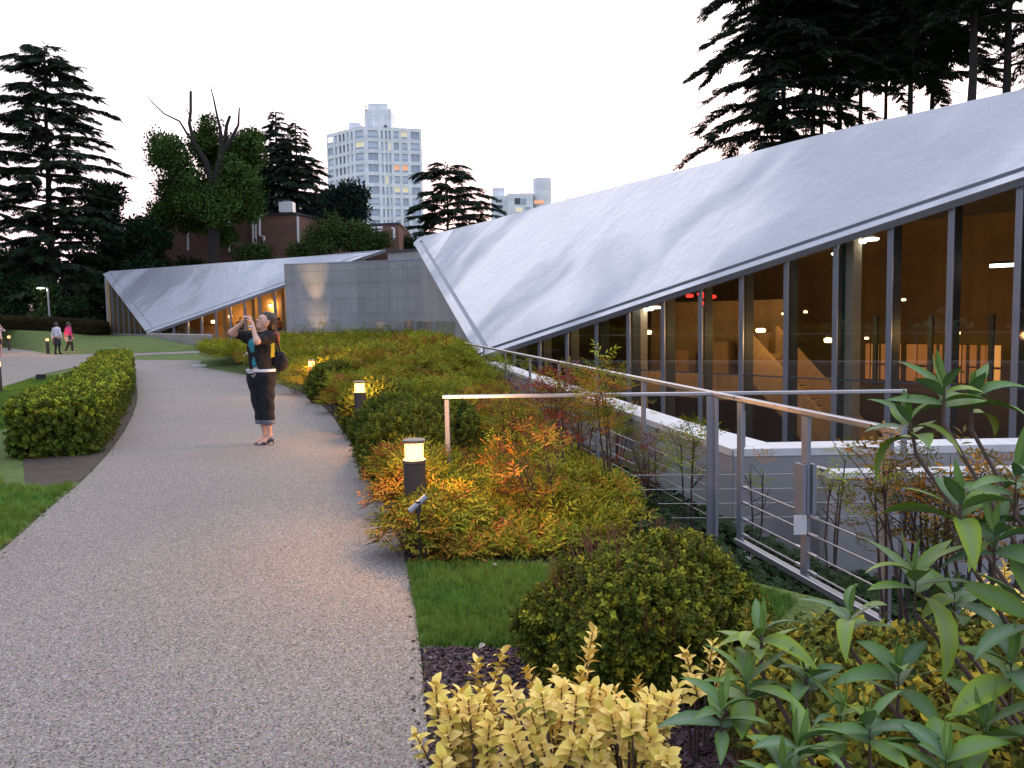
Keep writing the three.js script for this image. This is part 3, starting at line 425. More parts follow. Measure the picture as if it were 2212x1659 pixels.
// ------------------------------------------------------------------ far buildings
{
  const t = thing('apartment_tower', 'tall white apartment tower with stepped roof block', 'building');
  const D0 = 236, k = P(793, 500, D0).setY(0), lf = P(712, 500, 246).setY(0), k2 = P(770, 500, D0 + 1.5).setY(0), rt = P(915, 500, 240.5).setY(0), yT = P(793, 273, D0).y, fh = 3.05, glassD = std({ color: C3(0.30, 0.36, 0.43), roughness: 0.25 }), glassL = std({ color: C3(0.48, 0.54, 0.62), roughness: 0.3 }), dark = std({ color: C3(0.07, 0.075, 0.09), roughness: 0.5 });
  const litY = std({ color: C3(0.6, 0.5, 0.3), emissive: C3(0.9, 0.85, 0.6), emissiveIntensity: 0.27 }), litO = std({ color: C3(0.6, 0.3, 0.15), emissive: C3(1.0, 0.5, 0.3), emissiveIntensity: 0.35 }), litW = std({ color: C3(0.7, 0.7, 0.7), emissive: C3(1, 0.95, 0.9), emissiveIntensity: 0.9 });
  const r = RNG(77);
  const faces = [[lf, k2, [[0.04, 0.24, 'w'], [0.31, 0.40, 'n'], [0.46, 0.54, 'd'], [0.60, 0.68, 'd'], [0.75, 0.83, 'n'], [0.90, 0.97, 'n']]], [k2, k, [[0.16, 0.92, 'w']]], [k, rt, [[0.06, 0.235, 'w'], [0.29, 0.325, 'n'], [0.36, 0.395, 'n'], [0.425, 0.46, 'n'], [0.51, 0.60, 'm'], [0.65, 0.75, 'm'], [0.81, 0.965, 'w']]]];
  new B().prism([lf, k2, k, rt, rt.clone().add(V(-4, 0, -15)), lf.clone().add(V(0, 0, -15))].map((q) => q.clone().add(V(0.05, 0, -0.6))), V(0, yT - 0.05, 0)).build('core', M.whiteWall, t);
  faces.forEach(([a, c, cols], fi) => {
    const d = c.clone().sub(a), n = V(-d.z, 0, d.x).normalize(); if (n.z > 0) n.negate(); const at = (s, y, o = 0) => a.clone().addScaledVector(d, s).setY(y).addScaledVector(n, o);
    let prev = 0; const edges = [...cols.map((q) => [q[0], q[1]]), [1, 1]]; // piers between the window columns, full height
    for (const [s0, s1] of edges) { new B().prism([at(prev, 0), at(s0, 0), at(s0, 0, 0.62), at(prev, 0, 0.62)], V(0, yT, 0)).build('pier', M.whiteWall, t); prev = s1; }
    for (let f = 0; f < 17; f++) { const yw = yT - 0.9 - f * fh; if (yw < 15) break;
      for (const [s0, s1, kind] of cols) {
        const h = kind === 'n' ? 2.2 : 2.05, full = kind === 'd' || kind === 'n';
        new B().prism([at(s0, yw, 0.06), at(s1, yw, 0.06), at(s1, yw, 0.6), at(s0, yw, 0.6)], V(0, fh - h, 0)).build('spandrel', M.whiteWall, t);
        const lit = r(), m = fi === 2 && s0 > 0.5 && ((f === 5 && s0 < 0.7) || (f === 3 && s0 < 0.7)) ? (f === 3 ? litO : litY) : fi === 1 && f === 1 ? litY : fi === 0 && f === 0 && kind === 'w' ? litW : fi === 1 && f === 7 ? litO : lit < 0.012 ? litY : kind === 'd' ? dark : lit < 0.5 ? glassL : glassD;
        const w = new B().prism([at(s0, yw - h, 0.34), at(s1, yw - h, 0.34), at(s1, yw - h, 0.42), at(s0, yw - h, 0.42)], V(0, h, 0)).build('window', m, t);
        if (!full) { new B().bar(at(s0, yw - h * 0.72, 0.3), at(s1, yw - h * 0.72, 0.3), 0.08, 0.1).bar(at((s0 + s1) / 2, yw - h, 0.3), at((s0 + s1) / 2, yw, 0.3), 0.08, 0.1, V(1, 0, 0)).build('frame', M.whitePipe, w); new B().prism([at(s0, yw - h, 0.12), at(s1, yw - h, 0.12), at(s1, yw - h, 0.2), at(s0, yw - h, 0.2)], V(0, 0.6, 0)).build('railing', glassD, w); }
      } }
  });
  // stepped roof block
  const blk = (x0, x1, yt, D, dep, yb) => { const a = P(x0, 300, D).setY(yb), c = P(x1, 300, D).setY(yb); new B().prism([a, c, c.clone().add(V(0, 0, -dep)), a.clone().add(V(0, 0, -dep))], V(0, P(x0, yt, D).y - yb, 0)).build('roof_block', M.whiteWall, t); };
  blk(789, 846, 236, 240, 9, yT - 0.5); blk(797, 838, 224, 241, 7, yT - 0.5); blk(804, 832, 248, 239.4, 1, yT - 0.5); blk(754, 777, 265, 243, 6, yT - 2); blk(788, 795, 252, 239.5, 3, yT - 0.5);
  new B().prism([P(829, 280, 239.3), P(836, 280, 239.3), P(836, 280, 239.8), P(829, 280, 239.8)], V(0, 1.2, 0)).build('window', dark, t);
  new B().tube([P(791, 240, 240), P(790, 226, 240)], 0.12, 5).tube([P(787, 231, 240), P(794, 230, 240)], 0.1, 5).build('antenna', dark, t);

  const o = thing('office_block', 'lower white block with taller rounded stair tower and roof tank', 'building'), D = 230, box = (x0, x1, y0, y1, d, dep, m, nm) => { const a = P(x0, y1, d), c = P(x1, y1, d), y = P(x0, y0, d).y; a.y = c.y = Math.max(a.y, 0); return new B().prism([a, c, c.clone().add(V(0, 0, -dep)), a.clone().add(V(0, 0, -dep))], V(0, y - a.y, 0)).build(nm, m, o); };
  box(1066, 1104, 423, 700, D + 3, 10, M.whiteWall, 'wall'); box(1100, 1156, 418, 700, D, 12, M.whiteWall, 'wall'); box(1064, 1090, 406, 424, D + 5, 6, M.whiteWall, 'roof_tank');
  { const c = P(1172.5, 500, D + 3).setY(0), y = P(1172, 382.5, D).y, pr = []; for (let i = 0; i < 14; i++) { const a = i / 14 * Math.PI * 2; pr.push(c.clone().add(V(Math.cos(a) * 2.5, 0, -Math.sin(a) * 2.5))); } new B().prism(pr, V(0, y, 0)).build('stair_tower', M.whiteWall, o); new B().prism(pr.map((q) => q.clone().sub(c).multiplyScalar(1.02).add(c).setY(y - 3.0)), V(0, 0.3, 0)).build('tower_band', M.whitePipe, o); new B().tube([P(1170, 384, D + 3), P(1169.5, 360, D + 3)], 0.07, 5).build('antenna', M.whitePipe, o); }
  for (const [x0, x1, y0, y1, m] of [[1112, 1124, 428, 441, dark], [1127, 1136, 429, 441, glassD], [1071, 1084, 431, 437, dark], [1114, 1129, 449, 458, litY], [1135, 1146, 447, 457, glassD], [1154, 1175, 433, 440, litO], [1072, 1086, 443, 450, dark]]) { const d = D - 2.5; const w = box(x0, x1, y0, y1, x0 > 1152 ? D + 0.3 : x0 < 1100 ? D + 2.85 : D - 0.15, 0.3, m, 'window'); }
  for (const x of [1108, 1124, 1141]) new B().tube([P(x, 419, D), P(x, 405, D)], 0.06, 4).build('roof_post', M.whitePipe, o); new B().tube([P(1108, 405, D), P(1141, 404, D)], 0.07, 4).build('roof_rail', M.whitePipe, o);
  const s = thing('distant_block', 'small grey rooftop block peeking above the steel roof', 'building'), a = P(1205, 437, 260).setY(0), c = P(1240, 436, 260).setY(0); new B().prism([a, c, c.clone().add(V(0, 0, -8)), a.clone().add(V(0, 0, -8))], V(0, P(1205, 435.5, 260).y, 0)).build('wall', M.whiteWall, s);
  const e = P(1222, 436, 261), f = P(1231, 436, 261); new B().prism([e, f, f.clone().add(V(0, 0, -4)), e.clone().add(V(0, 0, -4))], V(0, P(1222, 428, 261).y - e.y, 0)).build('roof_tank', M.whiteWall, s);
}
{ // brick building
  const t = thing('brick_building', 'low brown brick building with pale downpipes behind the trees', 'building'), D = 78, a = P(330, 520, D + 2).setY(0), c = P(641, 520, D).setY(0), c2 = P(716, 520, D + 7).setY(0), yT = P(641, 463, D).y, back = V(4, 0, -14);
  new B().prism([a, c, c2, c2.clone().add(back), a.clone().add(back)], V(0, yT, 0)).build('wall', M.brick, t);
  new B().prism([a.clone().add(V(-0.1, yT, 0.15)), c.clone().add(V(0.05, yT, 0.15)), c2.clone().add(V(0.2, yT, 0.1)), c2.clone().add(back).setY(yT), a.clone().add(back).setY(yT)], V(0, 0.18, 0)).build('roof_edge', M.darkCap, t);
  const pipe = (x, y0, y1, d = D - 0.15) => new B().tube([P(x, y0, d), P(x + 1, y1, d)], 0.11, 6).build('downpipe', M.whitePipe, t);
  pipe(405, 478, 540); pipe(546, 466, 528); pipe(552, 466, 528); pipe(494, 478, 545); pipe(643, 468, 530); new B().tube([P(560, 465, D - 0.2), P(561, 509, D - 0.2), P(570, 511, D - 0.2), P(571, 530, D - 0.2)], 0.12, 6).build('downpipe', M.whitePipe, t);
  for (const [x0, x1, y] of [[369, 392, 474.5], [402, 425, 473], [428, 448, 472], [541, 566, 464]]) new B().tube([P(x0, y, D), P(x1, y - 0.5, D)], 0.2, 7).build('roof_pipe', M.whitePipe, t);
  const u = thing('roof_unit', 'pale square cooling unit standing on the brick building roof', 'air conditioner', P(621, 463, D + 3)); new B().box(V(0, 0.62, 0), V(1.3, 0.95, 1.1)).build('casing', M.whitePipe, u); for (const x of [-0.55, 0.55]) new B().box(V(x, -0.1, 0.3), V(0.08, 0.6, 0.6)).build('leg', M.darkCap, u); new B().lathe([[0.4, 1.1], [0.42, 1.22], [0.3, 1.22]], 14).build('fan_guard', M.groove, u);
  for (const [x0, x1, y0, y1, d] of [[500, 512, 503, 526, D - 0.05], [665, 678, 497, 520, D + 2.4]]) { const p = P(x0, y1, d), q = P(x1, y1, d), w = new B().prism([p, q, q.clone().add(V(0, 0, -0.3)), p.clone().add(V(0, 0, -0.3))], V(0, P(x0, y0, d).y - p.y, 0)).build('window', M.darkCap, t); new B().bar(p, q, 0.2, 0.12).build('sill', M.whitePipe, w); }
  const g = thing('brick_building', 'small dark brick annex with pale bent pipe beside the small cedar', 'building'), p = P(716, 520, 74).setY(0), q = P(862, 520, 72).setY(0), h = P(800, 488, 73).y; new B().prism([p, q, q.clone().add(V(0, 0, -8)), p.clone().add(V(0, 0, -8))], V(0, h, 0)).build('wall', M.brick, g); new B().prism([p.clone().add(V(-0.1, h, 0.1)), q.clone().add(V(0.1, h, 0.1)), q.clone().add(V(0, h, -8)), p.clone().add(V(0, h, -8))], V(0, 0.15, 0)).build('roof_edge', M.darkCap, g);
  new B().tube([P(803, 520, 71.6), P(804, 492, 71.6), P(826, 492, 71.6), P(826, 499, 71.6), P(809, 501, 71.6), P(809, 520, 71.6)], 0.13, 7).build('downpipe', M.whitePipe, g); new B().tube([P(846, 493, 71.6), P(851, 494, 71.6), P(851, 520, 71.6)], 0.1, 7).build('downpipe', M.whitePipe, g);
}

// ------------------------------------------------------------------ vegetation: pieces
const UP = V(0, 1, 0);
function kite(b, base, dir, nrm, len, wid, col, fold = 0.25, bend = 0) { // one small leaf, two faces folded along its midrib
  const d = dir.clone().normalize(), s = d.clone().cross(nrm).normalize(), n = s.clone().cross(d), m = base.clone().addScaledVector(d, len * 0.45).addScaledVector(n, -wid * fold), tip = base.clone().addScaledVector(d, len).addScaledVector(n, -len * bend), l = m.clone().addScaledVector(s, -wid / 2).addScaledVector(n, wid * fold * 1.6), r = m.clone().addScaledVector(s, wid / 2).addScaledVector(n, wid * fold * 1.6);
  b.face([base, r, tip], null, col); b.face([base, tip, l], null, col);
}
const rdir = (r, flat = 1) => { const a = r() * 6.283, z = (r() * 2 - 1) * flat, q = Math.sqrt(Math.max(0, 1 - z * z)); return V(Math.cos(a) * q, z, Math.sin(a) * q); };
const place = (p, dir, r, s, roll = true) => { const q = new THREE.Quaternion().setFromUnitVectors(UP, dir.clone().normalize()); if (roll) q.multiply(new THREE.Quaternion().setFromAxisAngle(UP, r() * 6.283)); return new THREE.Matrix4().compose(p, q, V(s, s, s)); };
const placeX = (p, dir, up, s) => { const x = dir.clone().normalize(), z = x.clone().cross(up).normalize(), y = z.clone().cross(x); return new THREE.Matrix4().makeBasis(x.multiplyScalar(s), y.multiplyScalar(s), z.multiplyScalar(s)).setPosition(p); };
const vary = (r, c, a = 0.25, hue = 0.1) => { const k = 1 + (r() * 2 - 1) * a, h = (r() * 2 - 1) * hue; return C3(c[0] * k * (1 + h), c[1] * k, c[2] * k * (1 - h)); };
const mix3 = (a, b, t) => [lerp(a[0], b[0], t), lerp(a[1], b[1], t), lerp(a[2], b[2], t)];
function spray(seed) { // a drooping cedar branchlet, one metre long
  const r = RNG(seed), b = new B();
  for (let i = 0; i < 17; i++) { const t = 0.04 + i / 17, x = t, y = -0.20 * t * t, sd = i % 2 ? 1 : -1, l = 0.42 * (1.05 - 0.65 * t) * (0.7 + 0.6 * r());
    const d = V(0.55 + 0.3 * r(), -0.12 - 0.22 * r(), sd * (0.75 + 0.25 * r())); kite(b, V(x, y, 0), d, UP, l, 0.13, null, 0.1, 0.2); if (i % 2) kite(b, V(x, y, 0), V(0.7, 0.25 * r(), -sd * 0.6), UP, l * 0.8, 0.11, null, 0.1, 0.2);
    kite(b, V(x, y, 0.04 * sd), V(0.35, -0.9, sd * 0.25), V(1, 0, 0), 0.15 + 0.16 * r(), 0.07, null, 0.1, 0); }
  kite(b, V(0.9, -0.17, 0), V(1, -0.6, 0), UP, 0.25, 0.06); return b.geo();
}
const sprays = [spray(1), spray(2)];
function leafClump(seed, n, len, wid) { const r = RNG(seed), b = new B(); for (let i = 0; i < n; i++) { const d = rdir(r), p = d.clone().multiplyScalar(0.5 * Math.cbrt(r())); kite(b, p, d.clone().add(V(0, -0.25, 0)).add(rdir(r).multiplyScalar(0.8)), UP.clone().add(rdir(r).multiplyScalar(0.6)), len * (0.7 + 0.6 * r()), wid); } return b.geo(); }
const clumpFar = leafClump(31, 26, 0.30, 0.19), clumpFine = leafClump(32, 24, 0.22, 0.12);
function compoundSprig(seed) { // feathery spray of narrow pointed leaflets on a bare stalk, about 1 unit tall
  const r = RNG(seed), b = new B();
  for (let k = 0; k < 4; k++) { const a = k / 4 * 6.283 + r(), out = V(Math.cos(a), 0.45 + 0.5 * r(), Math.sin(a)).normalize(); for (let i = 0; i < 5; i++) { const t = 0.25 + i * 0.17, p = V(0, 0.25, 0).addScaledVector(out, t * 0.62), sd = i % 2 ? 1 : -1, side = out.clone().cross(UP).normalize().multiplyScalar(sd); kite(b, p, out.clone().multiplyScalar(0.75).add(side).add(V(0, 0.1 - 0.35 * r(), 0)), UP, 0.30 + 0.1 * r(), 0.09, null, 0.2, 0.12); } kite(b, V(0, 0.25, 0).addScaledVector(out, 0.65), out, UP, 0.33, 0.09, null, 0.2, 0.15); }
  return b.geo();
}
const nandSprig = [compoundSprig(41), compoundSprig(42), compoundSprig(43)];
function shoot(seed, pairs, len, wid, droop = 0.1) { // an upright shoot with opposite leaves, one unit tall
  const r = RNG(seed), b = new B(); for (let i = 0; i < pairs; i++) { const y = 0.12 + 0.86 * i / (pairs - 1), a = i * 1.57 + r() * 0.5; for (const o of [0, Math.PI]) { const d = V(Math.cos(a + o), 0.55 + 0.5 * i / pairs - droop + 0.3 * r(), Math.sin(a + o)); kite(b, V(0, y, 0), d, UP, len * (1 - 0.35 * i / pairs) * (0.8 + 0.4 * r()), wid, null, 0.2, 0.1); } } return b.geo();
}
const boxShoot = [shoot(51, 6, 0.36, 0.21), shoot(52, 7, 0.33, 0.19), shoot(53, 5, 0.38, 0.22)];

// ------------------------------------------------------------------ trees
function cedar(name, label, group, at, h, prof, o = {}) {
  const r = RNG(o.seed || 1), t = thing(name, label, 'tree', at, 0, group), tr = new B(), limbs = new B(), list = [[], []], cols = [[], []], c0 = o.crown ?? 0.12, tint = o.tint || [0.030, 0.048, 0.030];
  const lean = o.lean || V(0, 0, 0), trunkAt = (y) => V(lean.x * (y / h) ** 2, y, lean.z * (y / h) ** 2), R0 = o.r0 || h * 0.016, pts = [], rs = [];
  for (let i = 0; i <= 10; i++) { pts.push(trunkAt(h * i / 10 * 0.985).add(V((r() - 0.5) * 0.12, 0, (r() - 0.5) * 0.12))); rs.push(R0 * (1 - 0.93 * i / 10) + 0.02); }
  tr.tube(pts, rs, 9); tr.build('trunk', M.bark, t);
  let az = r() * 6.283, y = h * c0; const addSpray = (p, d, s) => { const k = r() < 0.5 ? 0 : 1; list[k].push(placeX(p, d, UP.clone().add(rdir(r).multiplyScalar(0.3)), s)); cols[k].push(vary(r, tint, 0.35, 0.12)); };
  while (y < h * 0.985) {
    const f = y / h; az += 2.4 + (r() - 0.5) * 0.7; let L = prof((f - c0) / (1 - c0), az) * (0.5 + 0.66 * r()); if (L < 0.35) L = 0.35;
    const out = V(Math.cos(az), 0, Math.sin(az)), o0 = trunkAt(y), up0 = o.rise ?? 0.16, dr = o.droop ?? 0.26, pt = (s) => o0.clone().addScaledVector(out, L * s).add(V(0, L * (up0 * s - dr * s * s * s), 0)).addScaledVector(V(-out.z, 0, out.x), L * 0.12 * Math.sin(s * 3 + az));
    limbs.tube([0, 0.25, 0.5, 0.75, 1].map(pt), [0.055, 0.042, 0.032, 0.022, 0.01].map((q) => q * (0.45 + L * 0.16) * 1.4), 5, null, false);
    const n = Math.ceil(L * (o.dens || 3.6) * 1.75) + 3; for (let i = 0; i < n; i++) { const s = lerp(o.bare ?? 0.16, 1, Math.pow((i + r()) / n, 0.85)), p = pt(s).add(V(0, (r() - 0.4) * 0.16, 0)), sd = r() < 0.5 ? 1 : -1, ang = sd * (0.25 + 0.85 * r()), d = out.clone().applyAxisAngle(UP, ang).add(V(0, 0.04 - 0.26 * r(), 0)); addSpray(p, d, (o.size || 1) * (0.62 + 0.6 * r()) * (1.12 - 0.42 * s) * clamp(L / 2.2, 0.5, 1)); }
    addSpray(pt(0.97), out.clone().add(V(0, -0.3, 0)), (o.size || 1) * 0.7 * clamp(L / 2, 0.45, 1));
    y += 0.82 * (o.step || 0.42) * (0.5 + r()) * lerp(1, 0.55, f) * (r() < 0.08 ? 2.2 : 1);
  }
  for (let i = 0; i < 7; i++) addSpray(trunkAt(h * (0.955 + 0.006 * i)), V(Math.cos(i * 2.4), 1.2, Math.sin(i * 2.4)), 0.4);
  if (o.dead) for (let i = 0; i < o.dead; i++) { const yy = h * c0 * (0.45 + 0.55 * r()), a = r() * 6.283, L = 0.7 + 1.8 * r(), q = trunkAt(yy); limbs.tube([q, q.clone().add(V(Math.cos(a) * L * 0.5, L * 0.1, Math.sin(a) * L * 0.5)), q.clone().add(V(Math.cos(a + 0.2) * L, -L * 0.15, Math.sin(a + 0.2) * L))], [0.05, 0.035, 0.012], 4, null, false); }
  limbs.build('limbs', M.bark, t); list.forEach((l, k) => inst('foliage', sprays[k], M.needles, l, t, cols[k])); return t;
}
function broadleaf(name, label, group, at, h, blobs, o = {}) { // blobs: [x, y, z, radius, flatten] from the tree's base
  const r = RNG(o.seed || 1), t = thing(name, label, o.cat || 'tree', at, 0, group), tr = new B(), R0 = o.r0 || 0.25, fork = o.fork || h * 0.35;
  if (h > 0) { tr.tube([V(0, -0.1, 0), V(0.1, fork * 0.5, 0), V(0, fork, 0)], [R0 * 1.2, R0, R0 * 0.85], 9); tr.build('trunk', M.bark, t); const l = new B(); if (!o.bare) for (const [x, y, z] of blobs) { const e = V(x, y, z), m = V(0, fork, 0).lerp(e, 0.5).add(V((r() - 0.5) * 0.8, 0.3, (r() - 0.5) * 0.8)); l.tube([V(0, fork * 0.96, 0), m, e], [R0 * 0.5, R0 * 0.3, 0.03], 6, null, false); } if (!o.bare) l.build('limbs', M.bark, t); }
  const list = [], cols = [], tint = o.tint || [0.022, 0.042, 0.022], den = o.dens || 12, sz = o.size || 1;
  const subs = []; for (const [x, y, z, R, fl = 0.85, tc] of blobs) { subs.push([x, y, z, R * 0.62, fl, tc]); for (let k = 0; k < 9; k++) { const d = rdir(r), q = 0.62 + 0.3 * r(); subs.push([x + d.x * R * q, y + d.y * R * q * fl, z + d.z * R * q, R * (0.26 + 0.18 * r()), 0.75, tc]); } }
  for (const [x, y, z, R, fl, tc] of subs) { const n = Math.ceil(den * R * R * 3.2); for (let i = 0; i < n; i++) { const d = rdir(r), q = Math.cbrt(0.25 + 0.75 * r()) * (0.86 + 0.26 * fbm(N1, d.x * 0.3 + 0.5, d.z * 0.3 + d.y * 0.2 + 0.5, 6, 2)) * (r() < 0.16 ? 1 + 0.4 * r() : 1); const p = V(x + d.x * R * q, y + d.y * R * q * fl, z + d.z * R * q); if (h <= 0 && p.y < 0.05) continue; list.push(place(p, d.clone().add(V(0, 0.6, 0)), r, sz * (0.7 + 0.6 * r()))); cols.push(vary(r, tc || tint, 0.35, 0.15)); } }
  inst('foliage', o.geo || clumpFar, M.needles, list, t, cols); return t;
}
const base = (x, D, y = 0) => P(x, 690, D).setY(y);
const hAt = (x, y, D) => P(x, y, D).y;
// left: big cedar, the pollarded tree, twin cedars, small cedar behind the block
const steps = (a) => (t) => { t = clamp(t, 0, 1); for (let i = 1; i < a.length; i++) if (t <= a[i][0]) return lerp(a[i - 1][1], a[i][1], (t - a[i - 1][0]) / (a[i][0] - a[i - 1][0])); return a[a.length - 1][1]; };
cedar('cedar_tree', 'tall dark cedar with layered branches at the left edge of the lawn', null, base(118, 70), hAt(135, 90, 70), steps([[0, 5.6], [0.3, 6.2], [0.5, 6.0], [0.65, 4.6], [0.82, 4.0], [0.93, 2.6], [1, 0.8]]), { seed: 7, crown: 0.14, step: 0.27, dens: 3.4, size: 1.25, lean: V(0.6, 0, 0), droop: 0.2 });
cedar('cedar_tree', 'dark cedar half out of the frame beyond the big layered cedar', null, base(-95, 74), hAt(-95, 150, 74), steps([[0, 6], [0.5, 5], [0.85, 3.4], [1, 0.4]]), { seed: 8, crown: 0.15, step: 0.34, dens: 3, size: 1.3 });
cedar('cedar_tree', 'taller of the twin pointed cedars beside the apartment tower', null, base(612, 97), hAt(612, 234, 97), steps([[0, 5.6], [0.35, 5.0], [0.6, 3.8], [0.75, 2.4], [0.9, 1.5], [1, 0.4]]), { seed: 9, crown: 0.3, step: 0.26, dens: 3.4, size: 1.35 });
cedar('cedar_tree', 'lower of the twin pointed cedars, spreading towards the apartment tower', null, base(653, 94), hAt(653, 258, 94), steps([[0, 5.4], [0.3, 5.2], [0.55, 3.9], [0.75, 2.0], [0.9, 1.3], [1, 0.4]]), { seed: 10, crown: 0.3, step: 0.27, dens: 3.2, size: 1.3 });
cedar('cedar_tree', 'small flat-topped cedar in front of the apartment tower', null, base(972, 82), hAt(962, 352, 82), steps([[0, 5.8], [0.25, 5.4], [0.45, 4.9], [0.62, 3.9], [0.8, 3.2], [0.92, 3.2], [1, 2.6]]), { seed: 23, crown: 0.42, step: 0.33, dens: 3.2, size: 1.2, rise: 0.2, droop: 0.2 });
{ // pollarded broadleaf with bare limbs above its crown
  const D = 71, a = base(462, D), L = (x, y, z = 0) => P(x, y, D).sub(a).add(V(0, 0, z)), bl = [[330, 310, 34], [372, 335, 38], [405, 290, 30], [430, 330, 40], [505, 300, 34], [522, 278, 20], [345, 400, 50], [410, 400, 56], [500, 380, 46], [460, 440, 48, 0.9], [390, 450, 50], [520, 440, 36], [468, 500, 24], [310, 440, 40], [478, 318, 24], [438, 268, 16], [500, 325, 30], [450, 380, 34], [428, 300, 26], [520, 400, 36]];
  const t = broadleaf('broad_tree', 'stout pollarded tree with bare broken limbs above its green crown', null, a, 0.001, bl.map(([x, y, R]) => { const q = L(x, y, (R * 13 % 5) - 3.9); return [q.x, q.y, q.z, R * D / F]; }), { seed: 12, r0: 0.01, fork: 0.1, dens: 13, tint: [0.044, 0.082, 0.018], geo: clumpFine, size: 1.25 });
  t.children.filter((c) => c.name !== 'foliage').forEach((c) => t.remove(c));
  const b = new B(), tb = (pts, rs) => b.tube(pts.map(([x, y, z]) => L(x, y, z || 0)), rs, 9);
  tb([[460, 690], [461, 560], [463, 470], [470, 400], [474, 360]], [0.55, 0.46, 0.42, 0.44, 0.36]); b.build('trunk', M.bark, t);
  const tl = (pts, rs) => new B().tube(pts.map(([x, y, z]) => L(x, y, z || 0)), rs, 7).build('limb', M.bark, t);
  tl([[466, 420], [448, 350, 0.4], [425, 310, 0.6], [415, 270, 0.6], [412, 240], [412, 197]], [0.3, 0.24, 0.18, 0.14, 0.12, 0.11]); tl([[474, 370], [480, 320], [476, 280], [468, 245], [462, 215], [455, 188]], [0.34, 0.28, 0.13, 0.09, 0.07, 0.04]); tl([[480, 330], [500, 300], [515, 270], [517, 232]], [0.24, 0.16, 0.1, 0.06]); tl([[486, 300], [490, 270], [497, 250]], [0.18, 0.14, 0.12]); tl([[436, 330], [405, 290], [388, 262], [355, 246], [330, 222], [316, 206]], [0.14, 0.1, 0.08, 0.06, 0.05, 0.03]); tl([[466, 430], [430, 400], [390, 385], [350, 390]], [0.28, 0.2, 0.14, 0.06]); tl([[474, 262], [458, 248], [448, 250]], [0.05, 0.04, 0.02]); tl([[415, 262], [404, 238], [399, 222]], [0.05, 0.04, 0.02]);
}
// dark masses beyond the lawn, each its own tree
const bt = (x, y0, y1, w, D, label, tint, seed, group) => { const a = base(x, D), R = w * D / F, hT = hAt(x, y0, D), hB = hAt(x, y1, D), r = RNG(seed), bl = [], n = 6; for (let i = 0; i < n; i++) { const k = 0.5 + 0.25 * r(); bl.push([(r() - 0.5) * R * 1.15, lerp(hB, hT - R * k * 0.85, i / (n - 1)), (r() - 0.5) * R, R * k, 0.8]); } return broadleaf('broad_tree', label, group, a, hT, bl, { seed, tint, dens: 9, fork: Math.max(0.5, hB * 0.7), size: 1.15, r0: 0.22 }); };
bt(748, 392, 520, 50, 84, 'dense rounded dark tree against the foot of the apartment tower', [0.020, 0.034, 0.024], 61);
bt(238, 400, 600, 60, 80, 'dark bushy tree between the layered cedar and the pollarded tree', [0.018, 0.036, 0.022], 62);
bt(320, 470, 620, 55, 74, 'dark green tree in front of the brick building\'s left end', [0.020, 0.040, 0.020], 63);
bt(560, 330, 470, 52, 96, 'dark tree filling the gap left of the twin cedars', [0.018, 0.036, 0.022], 64);
bt(690, 430, 520, 40, 92, 'dark tree below the branches of the twin cedars', [0.018, 0.034, 0.022], 65);
bt(30, 520, 690, 80, 76, 'dark tree mass under the layered cedar at the left edge', [0.018, 0.034, 0.018], 66);
bt(180, 560, 690, 70, 72, 'dark low tree behind the clipped hedge left of the far wing', [0.022, 0.040, 0.020], 67);
bt(-120, 480, 690, 90, 74, 'dark tree mostly outside the left edge of the frame', [0.022, 0.040, 0.020], 68);
bt(270, 540, 680, 50, 78, 'deep green tree right behind the pointed end of the far wing', [0.015, 0.030, 0.016], 69);
bt(430, 560, 640, 45, 75, 'dark shrubby tree at the foot of the pollarded trunk', [0.018, 0.032, 0.015], 74);
const bushB = (x, y0, w, D, label, tint, seed) => { const a = base(x, D), hT = hAt(x, y0, D), R = w * D / F, r = RNG(seed), bl = []; for (let i = 0; i < 5; i++) bl.push([(r() - 0.5) * R * 1.5, hT - R * (0.55 + 0.3 * r()), (r() - 0.5) * R, R * (0.45 + 0.2 * r()), 0.8], [(r() - 0.5) * R * 1.5, (hT - R) * (0.3 + 0.5 * r()), (r() - 0.5) * R, R * 0.6, 1]); return broadleaf('shrub', label, null, a, hT, bl, { seed, tint, dens: 10, fork: hT * 0.4, r0: 0.12, geo: clumpFine, cat: 'shrub', size: 1.1, bare: true }); };
bushB(30, 590, 40, 68, 'green shrub at the left edge behind the clipped hedge', [0.022, 0.046, 0.020], 81); bushB(95, 600, 30, 67, 'green shrub right behind the lit lamp post', [0.026, 0.052, 0.020], 82); bushB(160, 640, 28, 67, 'dark green shrub between lamp post and the far wing', [0.020, 0.040, 0.018], 83);
bushB(560, 528, 42, 74, 'light green shrub in front of the brick wall beside the pollarded trunk', [0.040, 0.066, 0.020], 84); bushB(668, 526, 26, 74, 'small light green shrub under the brick building\'s corner', [0.040, 0.066, 0.020], 85); bushB(756, 466, 62, 70, 'yellowish green young tree in front of the brick annex', [0.046, 0.070, 0.020], 86); bushB(800, 500, 30, 69, 'bushy green shrub hiding the brick annex behind the block', [0.036, 0.060, 0.018], 88); bushB(890, 512, 28, 76, 'dark green shrub peeking over the concrete block', [0.024, 0.042, 0.018], 87);
